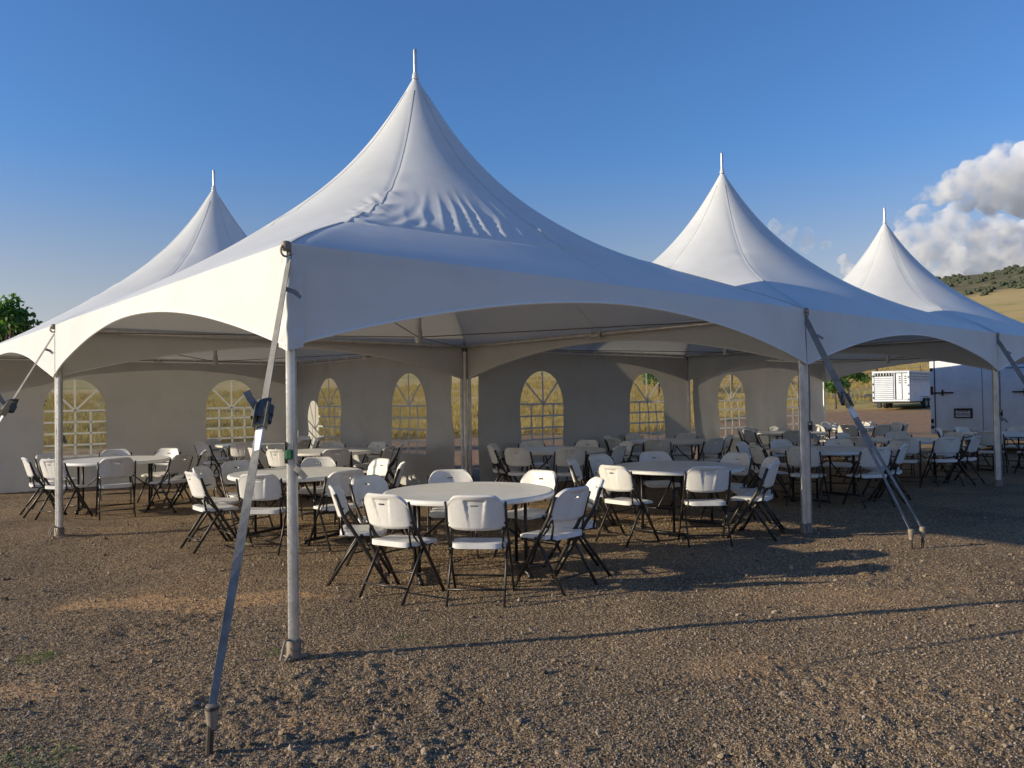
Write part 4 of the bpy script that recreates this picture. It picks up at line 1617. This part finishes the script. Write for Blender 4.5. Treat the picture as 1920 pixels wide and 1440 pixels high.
    MB().lathe([(0.05, 0.02), (0.04, 0.5)], 8, (W / 2, Lg + 0.4, 0)).build('jack', M['blacksteel'], root)
    MB().cbox((0.35, 0.1, 0.30), (0.25, 0.2, 0.34), 0.03).build('spare_block', M['black'], root)


stock_trailer()


# ------------------------------------------------------------------ trees
def make_tree(x, y, h, crown_r, trunk_h, n_leaf, leaf, label, seed, squash=1.1):
    rr = np.random.default_rng(seed)
    z0 = float(terrain(x, y))
    root = empty('tree', (x, y, z0))
    tag(root, label, 'tree')
    mb = MB()
    tr_r = 0.022 * h
    lean = rr.uniform(-.04, .04, 2) * h
    mb.tube([(0, 0, -0.1), (lean[0] * .3, lean[1] * .3, trunk_h * .5), (lean[0] * .6, lean[1] * .6, trunk_h), (lean[0], lean[1], h * 0.86)], [tr_r * 1.3, tr_r, tr_r * .85, tr_r * .25], 8)
    clumps = []
    for k in range(19):
        a = rr.uniform(0, 6.28)
        q = rr.random()
        zc = trunk_h * 0.95 + (h - trunk_h) * (0.05 + 0.85 * q)
        env = math.sin(math.pi * min(1, max(0.04, 0.22 + 0.75 * q))) ** 0.7
        rad = crown_r * env * rr.uniform(0.45, 0.95)
        c = Vector((rad * math.cos(a) + lean[0] * .7, rad * math.sin(a) + lean[1] * .7, zc))
        clumps.append((c, crown_r * rr.uniform(0.20, 0.42)))
        b0 = Vector((lean[0] * .6, lean[1] * .6, trunk_h * .8 + (zc - trunk_h) * .45))
        mb.tube([b0, b0.lerp(c, .55) + Vector((0, 0, -.05)), c], [tr_r * .4, tr_r * .25, tr_r * .1], 6)
    clumps.append((Vector((lean[0], lean[1], h - crown_r * .3)), crown_r * .35))
    mb.build('trunk', M['bark'], root)
    V_, F_ = [], []
    for q in range(n_leaf):
        c, r_ = clumps[rr.integers(len(clumps))]
        d = Vector(rr.normal(size=3)).normalized() * (r_ * rr.random() ** 0.45)
        p = c + Vector((d.x, d.y, d.z * squash))
        nrm = (Vector(rr.normal(size=3)) * .8 + d.normalized() * .8 + Vector((0, 0, .5))).normalized()
        u_ = nrm.orthogonal().normalized()
        u_ = (Matrix.Rotation(rr.uniform(0, 6.28), 3, nrm) @ u_)
        w_ = nrm.cross(u_)
        s = leaf * rr.uniform(.6, 1.25)
        o = len(V_)
        for (a, b, cc) in ((-1, 0, 0), (-.35, .55, -.12), (.5, .5, -.1), (1, 0, -.25), (.5, -.5, -.1), (-.35, -.55, -.12)):
            V_.append(tuple(p + u_ * a * s + w_ * b * s + nrm * cc * s))
        F_.append((o, o + 1, o + 2, o + 3))
        F_.append((o, o + 3, o + 4, o + 5))
    MB().add(V_, F_).build('crown', M['leaf'], root, False)
    return root


make_tree(-14.45, 22.6, 4.75, 1.0, 2.2, 2500, 0.08, 'leafy green tree rising behind the left tent roof', 5)
make_tree(-15.6, 23.6, 4.35, 0.9, 1.8, 2600, 0.085, 'lower green tree at the left edge behind the tent', 6)
make_tree(21.6, 53.0, 3.3, 1.25, 1.25, 2600, 0.10, 'young tree with thin trunk left of the livestock trailer', 7, .8)
make_tree(24.2, 57.0, 4.3, 1.5, 1.7, 2600, 0.11, 'taller young tree just behind the other one near the trailer', 8, .8)
make_tree(14.2, 77.0, 6.2, 2.4, 1.6, 3200, 0.18, 'green tree seen through the middle sidewall window', 9)
make_tree(22.6, 82.0, 6.0, 2.3, 1.6, 3200, 0.16, 'green tree seen through the farthest sidewall windows', 10)
make_tree(-25.5, 39.0, 5.2, 2.0, 1.2, 2600, 0.14, 'dark tree seen through the leftmost window', 11)


# ------------------------------------------------------------------ wire fence in the field
def make_fence():
    pts = []
    for k in range(14):
        x = 22 + k * 4.2
        y = 88 - k * 0.9
        pts.append((x, y, float(terrain(x, y))))
    root = empty('wire_fence', pts[0])
    tag(root, 'wire fence with wooden posts crossing the dry field', 'fence')
    o = Vector(pts[0])
    for k, p in enumerate(pts):
        big = k % 3 == 1
        p = Vector(p) - o
        MB().tube([p + Vector((0, 0, -.2)), p + Vector((0.02, 0, 1.75 if big else 1.3))], 0.14 if big else 0.045, 8).build('post', M['wood'], root)
    for hgt in (0.4, 0.75, 1.1):
        MB().tube([Vector(p) - o + Vector((0, 0, hgt)) for p in pts], 0.012, 5).build('wire', M['cable'], root)


make_fence()


# ------------------------------------------------------------------ small weeds and stalks
def tuft(x, y, r, n, h, label, seed, mat='weed', name='weed'):
    rr = np.random.default_rng(seed)
    V_, F_ = [], []
    z0 = ground_z(x, y)
    for k in range(n):
        a = rr.uniform(0, 6.28)
        d = r * math.sqrt(rr.random())
        bx, by = d * math.cos(a), d * math.sin(a)
        bz = ground_z(x + bx, y + by) - z0 - 0.003
        hh = h * rr.uniform(.4, 1.1)
        la = rr.uniform(0, 6.28)
        ln = hh * rr.uniform(.2, .9)
        w = 0.0020 * rr.uniform(.7, 1.6)
        sx, sy = -math.sin(la) * w, math.cos(la) * w
        o = len(V_)
        for q in (0, .5, 1):
            k2 = 1.0 if q < 1 else 0.15
            cx, cy, cz = bx + math.cos(la) * ln * q * q, by + math.sin(la) * ln * q * q, bz + hh * (q - .25 * q * q)
            V_ += [(cx - sx * k2, cy - sy * k2, cz), (cx + sx * k2, cy + sy * k2, cz)]
        F_ += [(o, o + 1, o + 3, o + 2), (o + 2, o + 3, o + 5, o + 4)]
    ob = MB().add(V_, F_).build(name, M[mat], None, False)
    ob.location = (x, y, z0)
    tag(ob, label, 'weed', 'small weeds in the gravel')


tuft(-2.95, 4.92, 0.13, 150, 0.028, 'small green weed at the left edge of the gravel', 1)
tuft(-1.50, 4.95, 0.07, 60, 0.025, 'tiny green weed left of the nearest tent foot', 2)
tuft(-0.66, 5.22, 0.17, 110, 0.018, 'sparse green weed in front of the nearest table', 3)
tuft(-2.12, 3.52, 0.17, 190, 0.03, 'green weed patch in the lower left corner', 4)


# ------------------------------------------------------------------ dry grass standing in the field
def build_grass():
    n = 60000
    az = np.radians(rng.uniform(-42, 48, n))
    d = 32 * (150 / 32) ** (rng.random(n))
    x, y = d * np.sin(az), d * np.cos(az)
    azd = np.degrees(az)
    nzv = fbm(x / 5, y / 5, 4, 40)
    edge = 33 + 24 * sstep(azd, 10, 20) + nzv * 2
    keep = (d > edge) & (rng.random(n) < 0.45 + 0.55 * vnoise(x / 6, y / 6, 71))
    keep &= ~((np.abs(x - 24.5) < 4.5) & (np.abs(y - 50.5) < 6.5))
    x, y, d = x[keep], y[keep], d[keep]
    z = terrain(x, y)
    n = len(x)
    me = bpy.data.meshes.new('dry_grass')
    me.vertices.add(n)
    me.vertices.foreach_set('co', np.stack([x, y, z - 0.02], -1).ravel())
    at = me.attributes.new('size', 'FLOAT', 'POINT')
    at.data.foreach_set('value', (rng.uniform(0.55, 1.2, n) * (0.8 + d / 160)).astype(np.float32))
    at = me.attributes.new('rot0', 'FLOAT_VECTOR', 'POINT')
    rot = np.zeros((n, 3), np.float32)
    rot[:, 2] = rng.random(n) * 6.28
    at.data.foreach_set('vector', rot.ravel())
    # one tuft, joined from bent blades, becomes the instance
    V_, F_ = [], []
    for k in range(16):
        a_ = rng.uniform(0, 6.28)
        r_ = 0.16 * math.sqrt(rng.random())
        bx, by = r_ * math.cos(a_), r_ * math.sin(a_)
        h = rng.uniform(.16, .36)
        la = rng.uniform(0, 6.28)
        ln = h * rng.uniform(.15, .6)
        w = 0.011
        o = len(V_)
        for q in (0, .5, 1):
            k2 = 1.0 if q < 1 else .2
            cx, cy, cz = bx + math.cos(la) * ln * q * q, by + math.sin(la) * ln * q * q, h * q
            V_ += [(cx - math.sin(la) * w * k2, cy + math.cos(la) * w * k2, cz), (cx + math.sin(la) * w * k2, cy - math.cos(la) * w * k2, cz)]
        F_ += [(o, o + 1, o + 3, o + 2), (o + 2, o + 3, o + 5, o + 4)]
    o = bpy.data.objects.new('dry_grass', me)
    col.objects.link(o)
    g = bpy.data.node_groups.new('dry_grass_nodes', 'GeometryNodeTree')
    g.interface.new_socket('Geometry', in_out='INPUT', socket_type='NodeSocketGeometry')
    g.interface.new_socket('Geometry', in_out='OUTPUT', socket_type='NodeSocketGeometry')
    gi, go = g.nodes.new('NodeGroupInput'), g.nodes.new('NodeGroupOutput')
    join = g.nodes.new('GeometryNodeJoinGeometry')
    for k in range(0, len(V_), 6):
        # blade built from a small grid moved to its place
        p0, p2 = Vector(V_[k]).lerp(Vector(V_[k + 1]), .5), Vector(V_[k + 4]).lerp(Vector(V_[k + 5]), .5)
        cone = g.nodes.new('GeometryNodeMeshCone')
        cone.fill_type = 'NONE'
        cone.inputs['Vertices'].default_value = 3
        cone.inputs['Radius Top'].default_value = 0.001
        cone.inputs['Radius Bottom'].default_value = 0.012
        cone.inputs['Depth'].default_value = (p2 - p0).length
        tr = g.nodes.new('GeometryNodeTransform')
        tr.inputs['Translation'].default_value = (p0 + p2) / 2
        tr.inputs['Rotation'].default_value = (p2 - p0).to_track_quat('Z', 'Y').to_euler()
        g.links.new(cone.outputs[0], tr.inputs['Geometry'])
        g.links.new(tr.outputs[0], join.inputs[0])
    mat = g.nodes.new('GeometryNodeSetMaterial')
    mat.inputs['Material'].default_value = M['straw']
    g.links.new(join.outputs[0], mat.inputs['Geometry'])
    m2p = g.nodes.new('GeometryNodeMeshToPoints')
    g.links.new(gi.outputs[0], m2p.inputs[0])
    iop = g.nodes.new('GeometryNodeInstanceOnPoints')
    g.links.new(m2p.outputs[0], iop.inputs['Points'])
    g.links.new(mat.outputs[0], iop.inputs['Instance'])
    for nm, typ, sock in (('size', 'FLOAT', 'Scale'), ('rot0', 'FLOAT_VECTOR', 'Rotation')):
        k = g.nodes.new('GeometryNodeInputNamedAttribute')
        k.data_type = typ
        k.inputs[0].default_value = nm
        g.links.new(k.outputs[0], iop.inputs[sock])
    g.links.new(iop.outputs[0], go.inputs[0])
    o.modifiers.new('grass', 'NODES').node_group = g
    tag(o, 'dry golden grass standing in the field behind the tents', 'grass')
    o['kind'] = 'stuff'


build_grass()


# ------------------------------------------------------------------ scrub on the hillside
def build_scrub():
    n = 4200
    az = np.radians(rng.uniform(14, 60, n))
    d = rng.uniform(430, 900, n)
    x, y = d * np.sin(az), d * np.cos(az)
    w = sstep(d + fbm(x / 90, y / 90, 4, 50) * 60, 470, 560)
    keep = rng.random(n) < w * np.clip(0.25 + 0.9 * vnoise(x / 28, y / 28, 88), 0.03, 1)
    x, y = x[keep], y[keep]
    n = len(x)
    me = bpy.data.meshes.new('hillside_scrub')
    me.vertices.add(n)
    me.vertices.foreach_set('co', np.stack([x, y, terrain(x, y) + 0.3], -1).ravel())
    at = me.attributes.new('size', 'FLOAT', 'POINT')
    at.data.foreach_set('value', rng.uniform(0.8, 2.6, n).astype(np.float32))
    o = bpy.data.objects.new('hillside_scrub', me)
    col.objects.link(o)
    g = bpy.data.node_groups.new('scrub_nodes', 'GeometryNodeTree')
    g.interface.new_socket('Geometry', in_out='INPUT', socket_type='NodeSocketGeometry')
    g.interface.new_socket('Geometry', in_out='OUTPUT', socket_type='NodeSocketGeometry')
    gi, go = g.nodes.new('NodeGroupInput'), g.nodes.new('NodeGroupOutput')
    ico = g.nodes.new('GeometryNodeMeshIcoSphere')
    ico.inputs['Radius'].default_value = 1.0
    ico.inputs['Subdivisions'].default_value = 3
    nzn = g.nodes.new('ShaderNodeTexNoise')
    nzn.inputs['Scale'].default_value = 2.2
    sub = g.nodes.new('ShaderNodeVectorMath')
    sub.operation = 'SUBTRACT'
    sub.inputs[1].default_value = (0.5, 0.5, 0.5)
    mul = g.nodes.new('ShaderNodeVectorMath')
    mul.operation = 'SCALE'
    mul.inputs['Scale'].default_value = 1.8
    setp = g.nodes.new('GeometryNodeSetPosition')
    g.links.new(nzn.outputs['Color'], sub.inputs[0])
    g.links.new(sub.outputs[0], mul.inputs[0])
    g.links.new(ico.outputs[0], setp.inputs['Geometry'])
    g.links.new(mul.outputs[0], setp.inputs['Offset'])
    mat = g.nodes.new('GeometryNodeSetMaterial')
    mat.inputs['Material'].default_value = M['scrub']
    g.links.new(setp.outputs[0], mat.inputs['Geometry'])
    m2p = g.nodes.new('GeometryNodeMeshToPoints')
    g.links.new(gi.outputs[0], m2p.inputs[0])
    iop = g.nodes.new('GeometryNodeInstanceOnPoints')
    g.links.new(m2p.outputs[0], iop.inputs['Points'])
    g.links.new(mat.outputs[0], iop.inputs['Instance'])
    k = g.nodes.new('GeometryNodeInputNamedAttribute')
    k.data_type = 'FLOAT'
    k.inputs[0].default_value = 'size'
    g.links.new(k.outputs[0], iop.inputs['Scale'])
    g.links.new(iop.outputs[0], go.inputs[0])
    o.modifiers.new('scrub', 'NODES').node_group = g
    tag(o, 'dark green scrub dotted over the upper hillside', 'scrub')
    o['kind'] = 'stuff'


M['scrub'] = principled('scrub_green', (0.070, 0.080, 0.048), 0.9, 0, 0.2)[0]
build_scrub()


# ------------------------------------------------------------------ clouds: closed volumes of droplets far beyond the hill
def cloud_mat(name, density):
    m = bpy.data.materials.new(name)
    m.use_nodes = True
    nt = m.node_tree
    nt.nodes.clear()
    o = node(nt, 'ShaderNodeOutputMaterial')
    v = node(nt, 'ShaderNodeVolumePrincipled')
    v.inputs['Color'].default_value = (1.0, 1.0, 1.0, 1)
    tcn = node(nt, 'ShaderNodeTexCoord')
    nz = node(nt, 'ShaderNodeTexNoise')
    nz.inputs['Scale'].default_value = 0.011
    nz.inputs['Detail'].default_value = 4
    nz.inputs['Roughness'].default_value = 0.62
    nt.links.new(tcn.outputs['Object'], nz.inputs['Vector'])
    nt.links.new(math_node(nt, 'MULTIPLY', smooth(nt, nz.outputs['Fac'], 0.40, 0.62), density * 1.7), v.inputs['Density'])
    v.inputs['Anisotropy'].default_value = 0.0
    nt.links.new(v.outputs[0], o.inputs['Volume'])
    return m


def make_cloud(blobs, dist, label, density, voxel, rough, seed, bumps):
    """blobs: azimuth tangent, elevation tangent, radius tangent, depth offset"""
    from mathutils import noise
    rr = np.random.default_rng(seed)
    me = bpy.data.meshes.new('cloud')
    import bmesh
    bm = bmesh.new()

    def ball(c, r):
        bmesh.ops.create_icosphere(bm, subdivisions=3, radius=r, matrix=Matrix.Translation(c))
    C = []
    for a, e, r, dd in blobs:
        c = Vector((a, 1, e)) * (dist + dd * dist * 0.1)
        c.z += 1.55
        C.append((c, r * dist))
        ball(c, r * dist)
    for k in range(bumps):
        c, r = C[rr.integers(len(C))]
        d = Vector(rr.normal(size=3))
        d = (d.normalized() + Vector((-0.35, -0.5, 0.55))).normalized()
        q = r * rr.uniform(0.16, 0.42)
        ball(c + d * r * rr.uniform(0.82, 1.0), q)
    bm.to_mesh(me)
    bm.free()
    tmp = bpy.data.objects.new('tmp', me)
    col.objects.link(tmp)
    md = tmp.modifiers.new('r', 'REMESH')
    md.mode = 'VOXEL'
    md.voxel_size = voxel
    dg = bpy.context.evaluated_depsgraph_get()
    me2 = bpy.data.meshes.new_from_object(tmp.evaluated_get(dg))
    bpy.data.objects.remove(tmp)
    n = len(me2.vertices)
    co = np.zeros(n * 3, np.float32)
    me2.vertices.foreach_get('co', co)
    co = co.reshape(-1, 3)
    no = np.zeros(n * 3, np.float32)
    me2.vertices.foreach_get('normal', no)
    no = no.reshape(-1, 3)
    off = np.zeros(n)
    for k in range(n):
        p = Vector(co[k])
        off[k] = (noise.fractal(p / (rough * 4.0), 0.9, 2.1, 5) * 0.8 - abs(noise.noise(p / (rough * 1.6))) * 0.6) * rough
    co = co + no * off[:, None]
    me2.vertices.foreach_set('co', co.ravel())
    me2.name = 'cloud'
    me2.materials.clear()
    me2.materials.append(cloud_mat('cloud_droplets', density))
    o = bpy.data.objects.new('cloud', me2)
    col.objects.link(o)
    tag(o, label, 'cloud')
    return o


def pixel_dir(lst):
    return lst


BIG = [(0.630, 0.280, 0.030, 0), (0.595, 0.268, 0.026, 0), (0.565, 0.261, 0.019, -.1), (0.540, 0.251, 0.015, 0), (0.520, 0.246, 0.009, .1),
       (0.660, 0.258, 0.040, .2), (0.618, 0.246, 0.026, .1), (0.578, 0.242, 0.015, .1),
       (0.698, 0.290, 0.050, .2), (0.758, 0.258, 0.060, .3), (0.848, 0.228, 0.06, .4)]
make_cloud(BIG, 4200, 'towering white cumulus cloud above the hill at the right', 0.0145, 10.0, 15.0, 3, 190)
make_cloud([(0.500, 0.196, 0.016, 0), (0.497, 0.220, 0.013, 0), (0.52, 0.222, 0.018, 0), (0.56, 0.215, 0.022, 0), (0.530, 0.205, 0.020, 0), (0.565, 0.200, 0.026, 0), (0.61, 0.192, 0.034, 0), (0.67, 0.180, 0.045, .1), (0.75, 0.17, 0.055, .1),
            (0.515, 0.172, 0.022, 0), (0.485, 0.165, 0.015, .1), (0.555, 0.165, 0.028, 0), (0.60, 0.155, 0.032, 0), (0.65, 0.145, 0.04, 0), (0.535, 0.145, 0.018, 0),
            (0.575, 0.132, 0.02, 0), (0.85, 0.15, 0.06, .1)], 4700, 'grey lower veil of cloud under the white cumulus', 0.011, 14.0, 22.0, 4, 60)
make_cloud([(0.335, 0.213, 0.010, 0), (0.355, 0.208, 0.011, 0), (0.378, 0.204, 0.008, 0), (0.345, 0.196, 0.013, .1), (0.375, 0.190, 0.012, .1), (0.40, 0.188, 0.008, 0)], 4600,
           'small faint cloud between the two right tent peaks', 0.006, 9.0, 14.0, 5, 60)
make_cloud([(0.420, 0.170, 0.007, 0), (0.428, 0.158, 0.010, 0), (0.440, 0.146, 0.013, 0), (0.462, 0.152, 0.012, 0)], 4600, 'small pinkish puff of cloud beside the farthest tent peak', 0.018, 8.0, 12.0, 6, 30)
make_cloud([(0.553, 0.146, 0.008, 0), (0.565, 0.144, 0.009, 0)], 4600, 'tiny pale puff of cloud touching the hill ridge', 0.010, 6.0, 9.0, 7, 20)
